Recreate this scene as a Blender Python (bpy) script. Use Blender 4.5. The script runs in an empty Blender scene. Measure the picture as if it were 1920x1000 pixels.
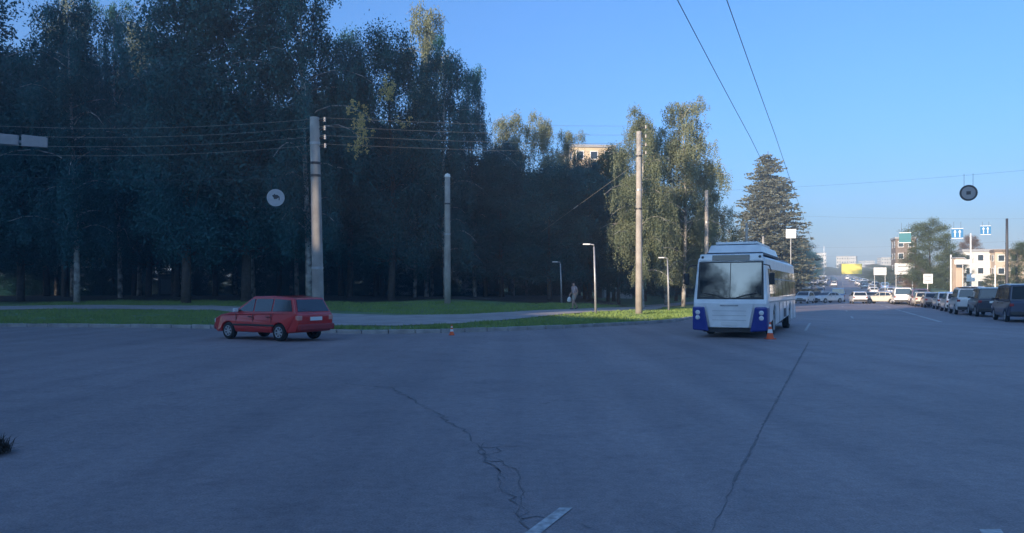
import bpy, bmesh, math, random
from mathutils import Vector, Matrix, noise
R = math.radians
sc = bpy.context.scene
COL = sc.collection

# ------------------------------------------------------------------ camera, sky, sun, exposure
F = 1450.0                      # focal length in photo pixels (1920 wide)
HY = 545.0                      # horizon row
EYE = 1.65
cam_d = bpy.data.cameras.new('camera'); cam = bpy.data.objects.new('camera', cam_d); COL.objects.link(cam)
cam.location = (0, 0, EYE); cam.rotation_euler = (R(90), 0, 0)
cam_d.sensor_width = 36.0; cam_d.lens = 36.0 * F / 1920.0
cam_d.shift_y = (HY - 500) / 1920.0
cam_d.clip_start = 0.1; cam_d.clip_end = 4000
sc.camera = cam

SUN_ELEV = 12.0
LX, LY = 0.6, 0.8               # horizontal travel of the sunlight: from behind left, to the far right
wd = bpy.data.worlds.new('World'); sc.world = wd; wd.use_nodes = True
nt = wd.node_tree; bg = nt.nodes['Background']
sky = nt.nodes.new('ShaderNodeTexSky'); sky.sky_type = 'NISHITA'; sky.sun_disc = False
sky.sun_elevation = R(SUN_ELEV); sky.sun_rotation = math.atan2(-LX, -LY)
sky.altitude = 150; sky.air_density = 1.0; sky.dust_density = 3.5; sky.ozone_density = 6.8
tint = nt.nodes.new('ShaderNodeMix'); tint.data_type = 'RGBA'; tint.blend_type = 'MULTIPLY'; tint.inputs[0].default_value = 1.0
tint.inputs[7].default_value = (0.78, 1.0, 1.08, 1)      # the camera's cool rendering of a clear evening sky
nt.links.new(sky.outputs[0], tint.inputs[6]); nt.links.new(tint.outputs[2], bg.inputs[0]); bg.inputs[1].default_value = 0.15
sd = bpy.data.lights.new('sun', 'SUN'); sun = bpy.data.objects.new('sun', sd); COL.objects.link(sun)
sd.energy = 5.0; sd.angle = R(0.6); sd.color = (1.0, 0.80, 0.60)
ce = math.cos(R(SUN_ELEV))
sun.rotation_euler = Vector((LX * ce, LY * ce, -math.sin(R(SUN_ELEV)))).to_track_quat('-Z', 'Y').to_euler()
sun.location = (-30, -40, 60)
sc.view_settings.view_transform = 'Standard'; sc.view_settings.look = 'None'
sc.view_settings.gamma = 1.0; sc.view_settings.exposure = 1.05; sc.view_settings.use_curve_mapping = False
sc.render.engine = 'CYCLES'
sc.cycles.max_bounces = 6; sc.cycles.diffuse_bounces = 3; sc.cycles.glossy_bounces = 3
sc.cycles.transparent_max_bounces = 12; sc.cycles.use_denoising = True

# ------------------------------------------------------------------ materials
MATS = {}
def mat(name, col, rough=0.7, metal=0.0, var=0.0, scale=4.0, bump=0.0, bscale=40.0, col2=None, spec=0.5, ior=None, coat=0.0):
    if name in MATS: return MATS[name]
    m = bpy.data.materials.new(name); m.use_nodes = True; t = m.node_tree
    b = t.nodes['Principled BSDF']
    b.inputs['Roughness'].default_value = rough; b.inputs['Metallic'].default_value = metal
    b.inputs['Specular IOR Level'].default_value = spec
    if ior: b.inputs['IOR'].default_value = ior
    if coat: b.inputs['Coat Weight'].default_value = coat; b.inputs['Coat Roughness'].default_value = 0.08
    g = t.nodes.new('ShaderNodeNewGeometry')
    c2 = col2 or tuple(max(0, c * (1 - var)) for c in col)
    if var or col2:
        n = t.nodes.new('ShaderNodeTexNoise'); n.inputs['Scale'].default_value = scale; n.inputs['Detail'].default_value = 6
        r = t.nodes.new('ShaderNodeValToRGB')
        r.color_ramp.elements[0].position = 0.32; r.color_ramp.elements[1].position = 0.68
        r.color_ramp.elements[0].color = (*c2, 1); r.color_ramp.elements[1].color = (*col, 1)
        t.links.new(g.outputs['Position'], n.inputs['Vector']); t.links.new(n.outputs['Fac'], r.inputs['Fac'])
        t.links.new(r.outputs['Color'], b.inputs['Base Color'])
    else:
        b.inputs['Base Color'].default_value = (*col, 1)
    if bump:
        n2 = t.nodes.new('ShaderNodeTexNoise'); n2.inputs['Scale'].default_value = bscale; n2.inputs['Detail'].default_value = 4
        bp = t.nodes.new('ShaderNodeBump'); bp.inputs['Strength'].default_value = bump; bp.inputs['Distance'].default_value = 0.02
        t.links.new(g.outputs['Position'], n2.inputs['Vector']); t.links.new(n2.outputs['Fac'], bp.inputs['Height'])
        t.links.new(bp.outputs['Normal'], b.inputs['Normal'])
    MATS[name] = m
    return m

def leaf_mat(name, ca, cb, trans=0.25):
    m = bpy.data.materials.new(name); m.use_nodes = True; t = m.node_tree
    t.nodes.clear()
    out = t.nodes.new('ShaderNodeOutputMaterial'); mx = t.nodes.new('ShaderNodeMixShader'); mx.inputs[0].default_value = trans
    d = t.nodes.new('ShaderNodeBsdfPrincipled'); d.inputs['Roughness'].default_value = 0.55; d.inputs['Specular IOR Level'].default_value = 0.18
    tr = t.nodes.new('ShaderNodeBsdfTranslucent')
    g = t.nodes.new('ShaderNodeNewGeometry'); oi = t.nodes.new('ShaderNodeObjectInfo')
    n = t.nodes.new('ShaderNodeTexNoise'); n.inputs['Scale'].default_value = 0.9; n.inputs['Detail'].default_value = 5
    ad = t.nodes.new('ShaderNodeMath'); ad.operation = 'MULTIPLY_ADD'; ad.inputs[1].default_value = 0.35; 
    ra = t.nodes.new('ShaderNodeMath'); ra.operation = 'MULTIPLY_ADD'; ra.inputs[1].default_value = 0.24; ra.inputs[2].default_value = -0.12
    r = t.nodes.new('ShaderNodeValToRGB'); r.color_ramp.elements[0].position = 0.15; r.color_ramp.elements[1].position = 0.75
    r.color_ramp.elements[0].color = (*ca, 1); r.color_ramp.elements[1].color = (*cb, 1)
    t.links.new(g.outputs['Position'], n.inputs['Vector'])
    t.links.new(g.outputs['Random Per Island'], ra.inputs[0])
    t.links.new(oi.outputs['Random'], ad.inputs[0]); t.links.new(n.outputs['Fac'], ad.inputs[2])
    a2 = t.nodes.new('ShaderNodeMath'); a2.operation = 'ADD'
    t.links.new(ad.outputs[0], a2.inputs[0]); t.links.new(ra.outputs[0], a2.inputs[1])
    t.links.new(a2.outputs[0], r.inputs['Fac'])
    t.links.new(r.outputs['Color'], d.inputs['Base Color']); t.links.new(r.outputs['Color'], tr.inputs['Color'])
    t.links.new(d.outputs[0], mx.inputs[1]); t.links.new(tr.outputs[0], mx.inputs[2]); t.links.new(mx.outputs[0], out.inputs[0])
    MATS[name] = m
    return m

def asphalt(name, base, crackiness=1.0):
    m = bpy.data.materials.new(name); m.use_nodes = True; t = m.node_tree; b = t.nodes['Principled BSDF']
    g = t.nodes.new('ShaderNodeNewGeometry')
    def noi(s, det, rough=0.55):
        n = t.nodes.new('ShaderNodeTexNoise'); n.inputs['Scale'].default_value = s; n.inputs['Detail'].default_value = det
        n.inputs['Roughness'].default_value = rough
        t.links.new(g.outputs['Position'], n.inputs['Vector']); return n
    n1 = noi(0.16, 7, 0.6); n2 = noi(1.4, 8, 0.7); n3 = noi(55, 3)
    r1 = t.nodes.new('ShaderNodeValToRGB'); r1.color_ramp.elements[0].position = 0.3; r1.color_ramp.elements[1].position = 0.7
    r1.color_ramp.elements[0].color = (*[c * 0.82 for c in base], 1); r1.color_ramp.elements[1].color = (*[c * 1.12 for c in base], 1)
    t.links.new(n1.outputs['Fac'], r1.inputs['Fac'])
    r2 = t.nodes.new('ShaderNodeValToRGB'); r2.color_ramp.elements[0].position = 0.28; r2.color_ramp.elements[1].position = 0.5
    r2.color_ramp.elements[0].color = (0.74, 0.74, 0.76, 1); r2.color_ramp.elements[1].color = (1, 1, 1, 1)
    t.links.new(n2.outputs['Fac'], r2.inputs['Fac'])
    r3 = t.nodes.new('ShaderNodeValToRGB'); r3.color_ramp.elements[0].position = 0.3; r3.color_ramp.elements[1].position = 0.75
    r3.color_ramp.elements[0].color = (0.7, 0.7, 0.7, 1); r3.color_ramp.elements[1].color = (1.25, 1.25, 1.25, 1)
    t.links.new(n3.outputs['Fac'], r3.inputs['Fac'])
    def mul(a, c):
        x = t.nodes.new('ShaderNodeMix'); x.data_type = 'RGBA'; x.blend_type = 'MULTIPLY'; x.inputs[0].default_value = 1
        t.links.new(a, x.inputs[6]); t.links.new(c, x.inputs[7]); return x.outputs[2]
    mp = t.nodes.new('ShaderNodeMapping'); mp.inputs['Rotation'].default_value = (0, 0, R(22.3)); mp.inputs['Scale'].default_value = (1.0, 0.035, 1)
    n4 = t.nodes.new('ShaderNodeTexNoise'); n4.inputs['Scale'].default_value = 0.9; n4.inputs['Detail'].default_value = 5
    t.links.new(g.outputs['Position'], mp.inputs['Vector']); t.links.new(mp.outputs['Vector'], n4.inputs['Vector'])
    r4 = t.nodes.new('ShaderNodeValToRGB'); r4.color_ramp.elements[0].position = 0.35; r4.color_ramp.elements[1].position = 0.65
    r4.color_ramp.elements[0].color = (0.86, 0.86, 0.87, 1); r4.color_ramp.elements[1].color = (1.08, 1.07, 1.06, 1)
    t.links.new(n4.outputs['Fac'], r4.inputs['Fac'])
    n5 = noi(9.0, 6, 0.75); r5 = t.nodes.new('ShaderNodeValToRGB'); r5.color_ramp.elements[0].position = 0.3; r5.color_ramp.elements[1].position = 0.62
    r5.color_ramp.elements[0].color = (0.72, 0.72, 0.73, 1); r5.color_ramp.elements[1].color = (1.06, 1.06, 1.06, 1)
    t.links.new(n5.outputs['Fac'], r5.inputs['Fac'])
    c = mul(mul(mul(mul(r1.outputs[0], r2.outputs[0]), r3.outputs[0]), r4.outputs[0]), r5.outputs[0])
    t.links.new(c, b.inputs['Base Color'])
    b.inputs['Roughness'].default_value = 0.62; b.inputs['Specular IOR Level'].default_value = 0.45
    bp = t.nodes.new('ShaderNodeBump'); bp.inputs['Strength'].default_value = 0.5; bp.inputs['Distance'].default_value = 0.012
    t.links.new(n3.outputs['Fac'], bp.inputs['Height']); t.links.new(bp.outputs['Normal'], b.inputs['Normal'])
    MATS[name] = m
    return m

M_ASPH = asphalt('asphalt', (0.32, 0.266, 0.258))
M_PAVE = mat('old_pavement', (0.40, 0.36, 0.34), 0.85, var=0.3, scale=0.9, bump=0.3)
M_KERB = mat('kerb_concrete', (0.44, 0.42, 0.40), 0.85, var=0.45, scale=1.7, bump=0.3, bscale=25)
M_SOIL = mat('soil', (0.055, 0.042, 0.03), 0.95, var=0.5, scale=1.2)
M_GRASS = mat('turf', (0.15, 0.25, 0.085), 0.9, col2=(0.11, 0.13, 0.06), scale=0.8, bump=0.6, bscale=14)
M_BLADE = leaf_mat('grass_blade', (0.09, 0.17, 0.045), (0.22, 0.31, 0.09), 0.2)
M_PAINT = mat('road_paint', (0.62, 0.61, 0.58), 0.7, col2=(0.30, 0.285, 0.275), scale=16)
M_TAR = mat('crack_tar', (0.195, 0.18, 0.178), 0.8, var=0.3, scale=12)
M_CONC = mat('pole_concrete', (0.40, 0.37, 0.33), 0.85, var=0.35, scale=1.6, bump=0.25, bscale=18)
M_GALV = mat('galvanised_steel', (0.42, 0.43, 0.44), 0.5, metal=0.5, var=0.2, scale=6)
M_DARKM = mat('dark_metal', (0.05, 0.05, 0.055), 0.5, metal=0.3)
M_PORC = mat('porcelain', (0.62, 0.58, 0.52), 0.25)
M_WIRE = mat('wire_dark', (0.12, 0.12, 0.125), 0.5, metal=0.4)
M_WIREP = mat('wire_pale', (0.34, 0.32, 0.27), 0.55, metal=0.2)
M_RED = mat('red_paint', (0.52, 0.02, 0.018), 0.28, var=0.12, scale=2, coat=0.6)
M_GLASS = mat('car_glass', (0.014, 0.02, 0.026), 0.06, ior=1.75)
M_GLASSB = mat('bus_glass', (0.014, 0.02, 0.028), 0.04, ior=1.85)
M_RUB = mat('rubber', (0.018, 0.018, 0.018), 0.85, var=0.3, scale=20)
M_RIM = mat('rim_alloy', (0.42, 0.42, 0.43), 0.4, metal=0.4)
M_BLACKP = mat('black_plastic', (0.025, 0.025, 0.027), 0.55)
M_TAIL = mat('tail_lens', (0.25, 0.02, 0.02), 0.15, coat=0.5)
M_TAILP = mat('tail_lens_pale', (0.62, 0.30, 0.24), 0.15, coat=0.5)
M_LENS = mat('lamp_lens', (0.75, 0.76, 0.75), 0.1, coat=0.6)
M_PLATE = mat('plate_white', (0.72, 0.72, 0.70), 0.4)
M_BUSW = mat('bus_white', (0.83, 0.83, 0.82), 0.38, var=0.16, scale=2.2, coat=0.2)
M_BUSB = mat('bus_blue', (0.012, 0.032, 0.23), 0.35, coat=0.3)
M_ROOFD = mat('bus_roof_dark', (0.04, 0.05, 0.07), 0.6)
M_DISP = mat('display_black', (0.01, 0.014, 0.022), 0.15)
M_SIGNW = mat('sign_white', (0.78, 0.78, 0.76), 0.45, var=0.08, scale=8)
M_SIGNG = mat('sign_grey', (0.30, 0.30, 0.31), 0.5, var=0.1, scale=6)
M_SIGNB = mat('sign_blue', (0.03, 0.17, 0.36), 0.45)
M_SIGNT = mat('sign_teal', (0.05, 0.19, 0.22), 0.45)
M_YEL = mat('sign_yellow', (0.60, 0.52, 0.12), 0.5)
M_ORANGE = mat('cone_orange', (0.75, 0.10, 0.02), 0.5)
M_BARKB = mat('birch_bark', (0.52, 0.50, 0.46), 0.8, col2=(0.07, 0.06, 0.055), scale=2.4, bump=0.3)
M_BARKD = mat('dark_bark', (0.10, 0.08, 0.065), 0.9, var=0.5, scale=5, bump=0.4)
M_LB = leaf_mat('birch_leaf', (0.07, 0.105, 0.06), (0.215, 0.24, 0.15), 0.3)
M_LD = leaf_mat('broad_leaf', (0.035, 0.065, 0.036), (0.10, 0.13, 0.065), 0.25)
M_LS = leaf_mat('spruce_needle', (0.06, 0.08, 0.06), (0.165, 0.17, 0.13), 0.15)
M_LSUN = leaf_mat('sun_patch_leaf', (0.26, 0.19, 0.06), (0.60, 0.46, 0.18), 0.3)  # golden leaf colour that stands in for sunlight on shaded crowns
M_LSHADE = leaf_mat('shaded_leaf', (0.013, 0.055, 0.062), (0.032, 0.12, 0.125), 0.25)  # darker, bluer leaf copy: the wood's shade put into the colour
M_LR = leaf_mat('reddish_leaf', (0.09, 0.055, 0.03), (0.17, 0.10, 0.06), 0.2)

# ------------------------------------------------------------------ builders
def tag(o, label=None, cat=None, group=None, kind=None):
    if label: o['label'] = label
    if cat: o['category'] = cat
    if group: o['group'] = group
    if kind: o['kind'] = kind
    return o
def empty(name, loc=(0, 0, 0), rz=0.0):
    o = bpy.data.objects.new(name, None); COL.objects.link(o); o.location = loc; o.rotation_euler = (0, 0, rz)
    o.empty_display_size = 0.3
    return o
def copy_tree(o, parent=None):
    c = o.copy(); COL.objects.link(c)
    if parent is not None: c.parent = parent
    for ch in list(o.children): copy_tree(ch, c)
    return c

class MB:
    def __init__(s): s.v = []; s.f = []; s.mi = []; s.cur = 0
    def add(s, vs, fs):
        b = len(s.v); s.v.extend([tuple(p) for p in vs])
        for f in fs: s.f.append(tuple(b + i for i in f)); s.mi.append(s.cur)
        return s
    def box(s, c, d, rz=0.0, ry=0.0, rx=0.0):
        m = Matrix.Rotation(rz, 3, 'Z') @ Matrix.Rotation(ry, 3, 'Y') @ Matrix.Rotation(rx, 3, 'X')
        vs = [Vector(c) + m @ Vector((x * d[0] / 2, y * d[1] / 2, z * d[2] / 2)) for x in (-1, 1) for y in (-1, 1) for z in (-1, 1)]
        return s.add(vs, [(0, 1, 3, 2), (4, 6, 7, 5), (0, 4, 5, 1), (2, 3, 7, 6), (0, 2, 6, 4), (1, 5, 7, 3)])
    def tube(s, pts, rad, n=8, cap=True):
        pts = [Vector(p) for p in pts]; k = len(pts)
        rads = rad if isinstance(rad, (list, tuple)) else [rad] * k
        vs = []; up = None
        for i, p in enumerate(pts):
            t = (pts[min(i + 1, k - 1)] - pts[max(i - 1, 0)]).normalized()
            if up is None: up = Vector((0, 0, 1)) if abs(t.z) < 0.9 else Vector((1, 0, 0))
            a = t.cross(up).normalized(); b2 = a.cross(t).normalized(); up = b2
            for j in range(n):
                w = 2 * math.pi * j / n
                vs.append(p + (a * math.cos(w) + b2 * math.sin(w)) * rads[i])
        fs = [(i * n + j, i * n + (j + 1) % n, (i + 1) * n + (j + 1) % n, (i + 1) * n + j) for i in range(k - 1) for j in range(n)]
        if cap: fs += [tuple(range(n - 1, -1, -1)), tuple((k - 1) * n + j for j in range(n))]
        return s.add(vs, fs)
    def lathe(s, prof, n=16, axis='Z', c=(0, 0, 0)):
        vs = []
        for r, h in prof:
            for j in range(n):
                w = 2 * math.pi * j / n; x, y = r * math.cos(w), r * math.sin(w)
                q = (x, y, h) if axis == 'Z' else ((x, h, y) if axis == 'Y' else (h, x, y))
                vs.append((q[0] + c[0], q[1] + c[1], q[2] + c[2]))
        k = len(prof)
        fs = [(i * n + j, i * n + (j + 1) % n, (i + 1) * n + (j + 1) % n, (i + 1) * n + j) for i in range(k - 1) for j in range(n)]
        return s.add(vs, fs)
    def prism(s, poly, y0, y1):       # polygon in x,z extruded along y
        n = len(poly)
        vs = [(x, y0, z) for x, z in poly] + [(x, y1, z) for x, z in poly]
        fs = [tuple(range(n)), tuple(range(2 * n - 1, n - 1, -1))] + [(i, i + n, (i + 1) % n + n, (i + 1) % n) for i in range(n)]
        return s.add(vs, fs)
    def slab(s, quad, n, t):           # quad of 4+ points, thickened along n
        quad = [Vector(q) for q in quad]; n = Vector(n).normalized() * t; k = len(quad)
        vs = quad + [q + n for q in quad]
        fs = [tuple(range(k - 1, -1, -1)), tuple(range(k, 2 * k))] + [(i, (i + 1) % k, (i + 1) % k + k, i + k) for i in range(k)]
        return s.add(vs, fs)
    def mesh(s, name, mats, smooth=False):
        me = bpy.data.meshes.new(name); me.from_pydata(s.v, [], s.f)
        for m in (mats if isinstance(mats, (list, tuple)) else [mats]): me.materials.append(m)
        if any(s.mi): me.polygons.foreach_set('material_index', s.mi)
        if smooth: me.polygons.foreach_set('use_smooth', [True] * len(s.f))
        bm = bmesh.new(); bm.from_mesh(me); bmesh.ops.recalc_face_normals(bm, faces=bm.faces); bm.to_mesh(me); bm.free()
        me.update(); return me
    def build(s, name, mats, parent=None, smooth=False, bevel=0.0, seg=2):
        o = bpy.data.objects.new(name, s.mesh(name, mats, smooth)); COL.objects.link(o)
        if parent is not None: o.parent = parent
        if bevel:
            b = o.modifiers.new('bevel', 'BEVEL'); b.width = bevel; b.segments = seg; b.limit_method = 'ANGLE'; b.angle_limit = R(35)
        return o
def sheet(name, vs, fs, m, label=None):
    me = bpy.data.meshes.new(name); me.from_pydata(vs, [], fs); me.materials.append(m); me.update()
    me.polygons.foreach_set('use_smooth', [True] * len(fs))
    o = bpy.data.objects.new(name, me); COL.objects.link(o); o['kind'] = 'structure'
    if label: o['label'] = label
    return o

# ------------------------------------------------------------------ the lie of the land
TH = R(22.3); S, C = math.sin(TH), math.cos(TH)
KV = -7.35                                        # left kerb of the avenue, metres from the camera line
def uv(u, v): return (S * u + C * v, C * u - S * v)
def to_uv(x, y): return (S * x + C * y, C * x - S * y)
KP = [(-160, 46), (-60, 39.5), (-40, 37.0), (-23.6, 35.3), (-16, 34.4), (-12, 33.2), (-9, 31.0), (-6.6, 29.6), (-4.2, 29.6), (-2.0, 30.5), (0.9, 32.6), (4.5, 35.9), (8.0, 39.6), (9.8, 43.1), (11, 46.24)]
def kerb_y(x):
    if x >= 11: return (x * C - KV) / S
    for (a, b), (c, d) in zip(KP, KP[1:]):
        if a <= x <= c:
            t = (x - a) / (c - a); return b + (d - b) * t
    return 46.0
_ky = {}
def ky(x):
    k = round(x, 2)
    if k not in _ky:
        if x > 12.5: _ky[k] = kerb_y(x)
        else: _ky[k] = sum(kerb_y(x + dx) for dx in (-1.2, -0.6, 0, 0.6, 1.2)) / 5
    return _ky[k]
def rise(x, y):
    u = to_uv(x, y)[0]
    return 0.0 if u < 130 else 0.024 * (u - 130) * min(1, (u - 130) / 60)
def hgt(x, y):
    d = y - ky(x)
    if d <= 0: return rise(x, y)
    sl = (ky(x + 0.6) - ky(x - 0.6)) / 1.2
    d *= 1 / math.sqrt(1 + sl * sl)
    return 0.13 + 0.03 * min(d, 30) + 0.05 * noise.noise((x * 0.12, y * 0.12, 0)) * min(1, d / 4) + rise(x, y)
def gp(px, py):                                   # ground point seen at a photo pixel
    Y = 30.0
    for _ in range(60):
        X = (px - 960) / F * Y
        z = hgt(X, Y)
        Yn = (EYE - z) * F / max(py - HY, 4)
        Y += 0.35 * (Yn - Y)
    X = (px - 960) / F * Y
    return Vector((X, Y, hgt(X, Y)))
def at(px, py, Y): return Vector(((px - 960) / F * Y, Y, EYE - (py - HY) / F * Y))
def on(px, Y): X = (px - 960) / F * Y; return Vector((X, Y, hgt(X, Y)))

# base ground to the horizon
vs = []; fs = []
us = [-400, -200, -60, 0, 60, 120, 135, 150, 170, 190, 220, 300, 450, 700, 1100, 1800, 3000]
vv = [-2500, -1200, -500, -200, -60, -20, 0, 20, 60, 200, 500, 1200, 2500]
for u in us:
    for v in vv:
        x, y = uv(u, v); vs.append((x, y, -0.06 + (rise(x, y) if u < 1100 else rise(*uv(1100, 0)) - (u - 1100) * 0.02)))
n = len(vv)
fs = [(i * n + j, i * n + j + 1, (i + 1) * n + j + 1, (i + 1) * n + j) for i in range(len(us) - 1) for j in range(n - 1)]
sheet('ground', vs, fs, M_GRASS)
# side street and junction
vs = []; fs = []; xs = [-160, -120, -80] + [-60 + 1.0 * i for i in range(75)]
ts = [0, 0.25, 0.5, 0.75, 0.93, 1.0]
for x in xs:
    for t in ts: vs.append((x, -80 + (ky(x) + 0.02 + 80) * t, -0.006))
n = len(ts); fs = [(i * n + j, (i + 1) * n + j, (i + 1) * n + j + 1, i * n + j + 1) for i in range(len(xs) - 1) for j in range(n - 1)]
sheet('side_street', vs, fs, M_ASPH)
# avenue
def ribbon(name, us, vs_, z, m):
    V = []; 
    for u in us:
        for v in vs_:
            x, y = uv(u, v); V.append((x, y, z + rise(x, y)))
    k = len(vs_)
    return sheet(name, V, [(i * k + j, i * k + j + 1, (i + 1) * k + j + 1, (i + 1) * k + j) for i in range(len(us) - 1) for j in range(k - 1)], m)
UU = [-80, -40, 0, 20, 40, 60, 80, 100, 120, 130, 140, 150, 160, 175, 190, 220, 260, 320, 400, 500, 700, 1000]
ribbon('avenue', UU, [KV + 0.02, 0, 6, 13.6], 0.0, M_ASPH)
ribbon('right_pavement', UU, [13.75, 17.5], 0.13, M_PAVE)
ribbon('right_verge', UU, [17.5, 24, 60, 200], 0.115, M_GRASS)
b = MB()
for i in range(len(UU) - 1):
    a0, a1 = uv(UU[i], 13.6), uv(UU[i + 1], 13.6); c0, c1 = uv(UU[i], 13.75), uv(UU[i + 1], 13.75)
    z0, z1 = rise(*a0), rise(*a1)
    b.add([(*a0, z0 - .05), (*a1, z1 - .05), (*a1, z1 + .14), (*a0, z0 + .14), (*c0, z0 + .14), (*c1, z1 + .14)], [(0, 1, 2, 3), (3, 2, 5, 4)])
ko = b.build('right_kerb', M_KERB); ko['kind'] = 'structure'

# park land
def park_sheet(name, xs, ds, dz, m):
    V = []
    for x in xs:
        for d in ds:
            y = ky(x) + (d(x) if callable(d) else d); V.append((x, y, hgt(x, y) + dz))
    k = len(ds)
    return sheet(name, V, [(i * k + j, (i + 1) * k + j, (i + 1) * k + j + 1, i * k + j + 1) for i in range(len(xs) - 1) for j in range(k - 1)], m)
PX = [-160, -130, -100, -80, -70] + [-60 + 1.0 * i for i in range(110)] + [55, 62, 72, 85, 100, 120, 150]
park_sheet('park_turf', PX, [0.12, 0.6, 1.5, 3, 5, 8, 12, 17, 23, 30, 40, 55, 80, 120, 180], 0.0, M_GRASS)
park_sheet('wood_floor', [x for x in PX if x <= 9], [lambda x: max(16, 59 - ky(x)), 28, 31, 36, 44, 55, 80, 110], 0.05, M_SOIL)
# pavement through the park corner
def path(name, pts, dz, m):
    V = []
    for (x0, y0), (x1, y1) in pts:
        for t in (0, 0.33, 0.67, 1):
            x, y = x0 + (x1 - x0) * t, y0 + (y1 - y0) * t; V.append((x, y, hgt(x, y) + dz))
    return sheet(name, V, [(i * 4 + j, i * 4 + j + 1, (i + 1) * 4 + j + 1, (i + 1) * 4 + j) for i in range(len(pts) - 1) for j in range(3)], m)
def smooth_path(low, up, k=8):
    out = []
    for i in range(len(low) - 1):
        for j in range(k):
            t = j / k; t2 = t
            out.append(((low[i][0] + (low[i + 1][0] - low[i][0]) * t, low[i][1] + (low[i + 1][1] - low[i][1]) * t),
                        (up[i][0] + (up[i + 1][0] - up[i][0]) * t2, up[i][1] + (up[i + 1][1] - up[i][1]) * t2)))
    out.append((low[-1], up[-1])); return out
g2 = lambda px, py: tuple(gp(px, py)[:2])
LOWP = [g2(-150, 584), g2(0, 582), g2(200, 580), g2(400, 582), g2(500, 594), g2(600, 612), g2(740, 612.5), g2(860, 608), g2(960, 600), g2(1060, 590), g2(1160, 583.5), g2(1240, 580.5), uv(62, -12.4), uv(90, -12.4), uv(160, -12.4)]
UPP = [g2(-150, 577), g2(0, 575), g2(200, 573), g2(400, 574), g2(500, 579), g2(600, 588), g2(740, 592.5), g2(860, 591), g2(960, 586), g2(1060, 581), g2(1160, 577.5), g2(1240, 575.5), uv(62, -14.6), uv(90, -14.6), uv(160, -14.6)]
path('footpath', smooth_path(LOWP, UPP), 0.035, M_PAVE)

# kerb of separate stones
kerb = empty('kerb'); tag(kerb, kind='structure')
stone = MB().box((0, 0, 0), (0.985, 0.15, 0.30)).build('kerb_stone', M_KERB, kerb, bevel=0.02)
pts = []; x = -45.0
while x < 30:
    pts.append(Vector((x, ky(x), 0))); x += 0.05
acc = [pts[0]]; 
for p in pts:
    if (p - acc[-1]).length >= 1.0: acc.append(p)
rk = random.Random(5)
for i, (a, c) in enumerate(zip(acc, acc[1:])):
    o = stone if i == 0 else stone.copy()
    if i: COL.objects.link(o); o.parent = kerb
    mid = (a + c) / 2; d = c - a
    o.location = (mid.x, mid.y + 0.05, 0.0 + rk.uniform(-0.012, 0.012)); o.rotation_euler = (rk.uniform(-.03, .03), rk.uniform(-.012, .012), math.atan2(d.y, d.x) + rk.uniform(-.02, .02))

# grass blades on the strips near the road
def in_path(x, y):
    for i in range(len(LOWP) - 1):
        a, b_ = LOWP[i], LOWP[i + 1]
        if a[0] <= x <= b_[0] and b_[0] > a[0]:
            t = (x - a[0]) / (b_[0] - a[0]); lo = a[1] + (b_[1] - a[1]) * t; up = UPP[i][1] + (UPP[i + 1][1] - UPP[i][1]) * t
            if lo - 0.15 < y < up + 0.15: return True
    return False
rg = random.Random(11); vs = []; fs = []
while len(fs) < 60000:
    x = rg.uniform(-34, 20); y = ky(x) + 0.25 + rg.random() ** 1.3 * 24
    if y > 60 or in_path(x, y): continue
    dn = noise.noise((x * 0.5, y * 0.5, 3.0))
    if rg.random() > 0.65 + dn: continue
    z = hgt(x, y); a = rg.uniform(0, 6.28); l = rg.uniform(0.05, 0.13) * (1 + max(0, dn)); w = 0.022
    dx, dy = math.cos(a) * w, math.sin(a) * w; lx, ly = rg.uniform(-.05, .05), rg.uniform(-.05, .05)
    k = len(vs); vs += [(x - dx, y - dy, z), (x + dx, y + dy, z), (x + lx, y + ly, z + l)]; fs.append((k, k + 1, k + 2))
me = bpy.data.meshes.new('grass'); me.from_pydata(vs, [], fs); me.materials.append(M_BLADE)
go = bpy.data.objects.new('grass', me); COL.objects.link(go)
tag(go, 'short green grass growing between the kerb and the wood', 'grass', kind='stuff')

# road paint
def marking(name, u0, u1, v, w, label=None):
    V = []; k = max(1, int((u1 - u0) / 3))
    for i in range(k + 1):
        u = u0 + (u1 - u0) * i / k
        for s_ in (-1, 1):
            x, y = uv(u, v + s_ * w / 2); V.append((x, y, 0.006 + rise(x, y)))
    return sheet(name, V, [(2 * i, 2 * i + 1, 2 * i + 3, 2 * i + 2) for i in range(k)], M_PAINT)
def quad_mark(p):
    return sheet('lane_dash', [(*q, 0.006) for q in p], [(0, 1, 2, 3)], M_PAINT)
quad_mark([(0.36, 5.86), (0.46, 5.86), (-0.08, 4.6), (-0.20, 4.6)])
quad_mark([(3.22, 5.33), (3.37, 5.33), (2.85, 4.1), (2.70, 4.1)])
for u in (46, 58, 70, 82, 94): marking('lane_dash', u, u + (11 if u < 70 else 6), 5.4, 0.22)
for u in (50, 66, 84): marking('lane_dash', u, u + 4, 1.3, 0.12)
marking('edge_line', 34, 42, -0.9, 0.10)
V = []
for u_, v_ in ((98, -3), (99.2, -3), (99.2, 9), (98, 9)):
    x, y = uv(u_, v_); V.append((x, y, 0.006))
sheet('stop_line', V, [(0, 3, 2, 1)], M_PAINT)

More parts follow.
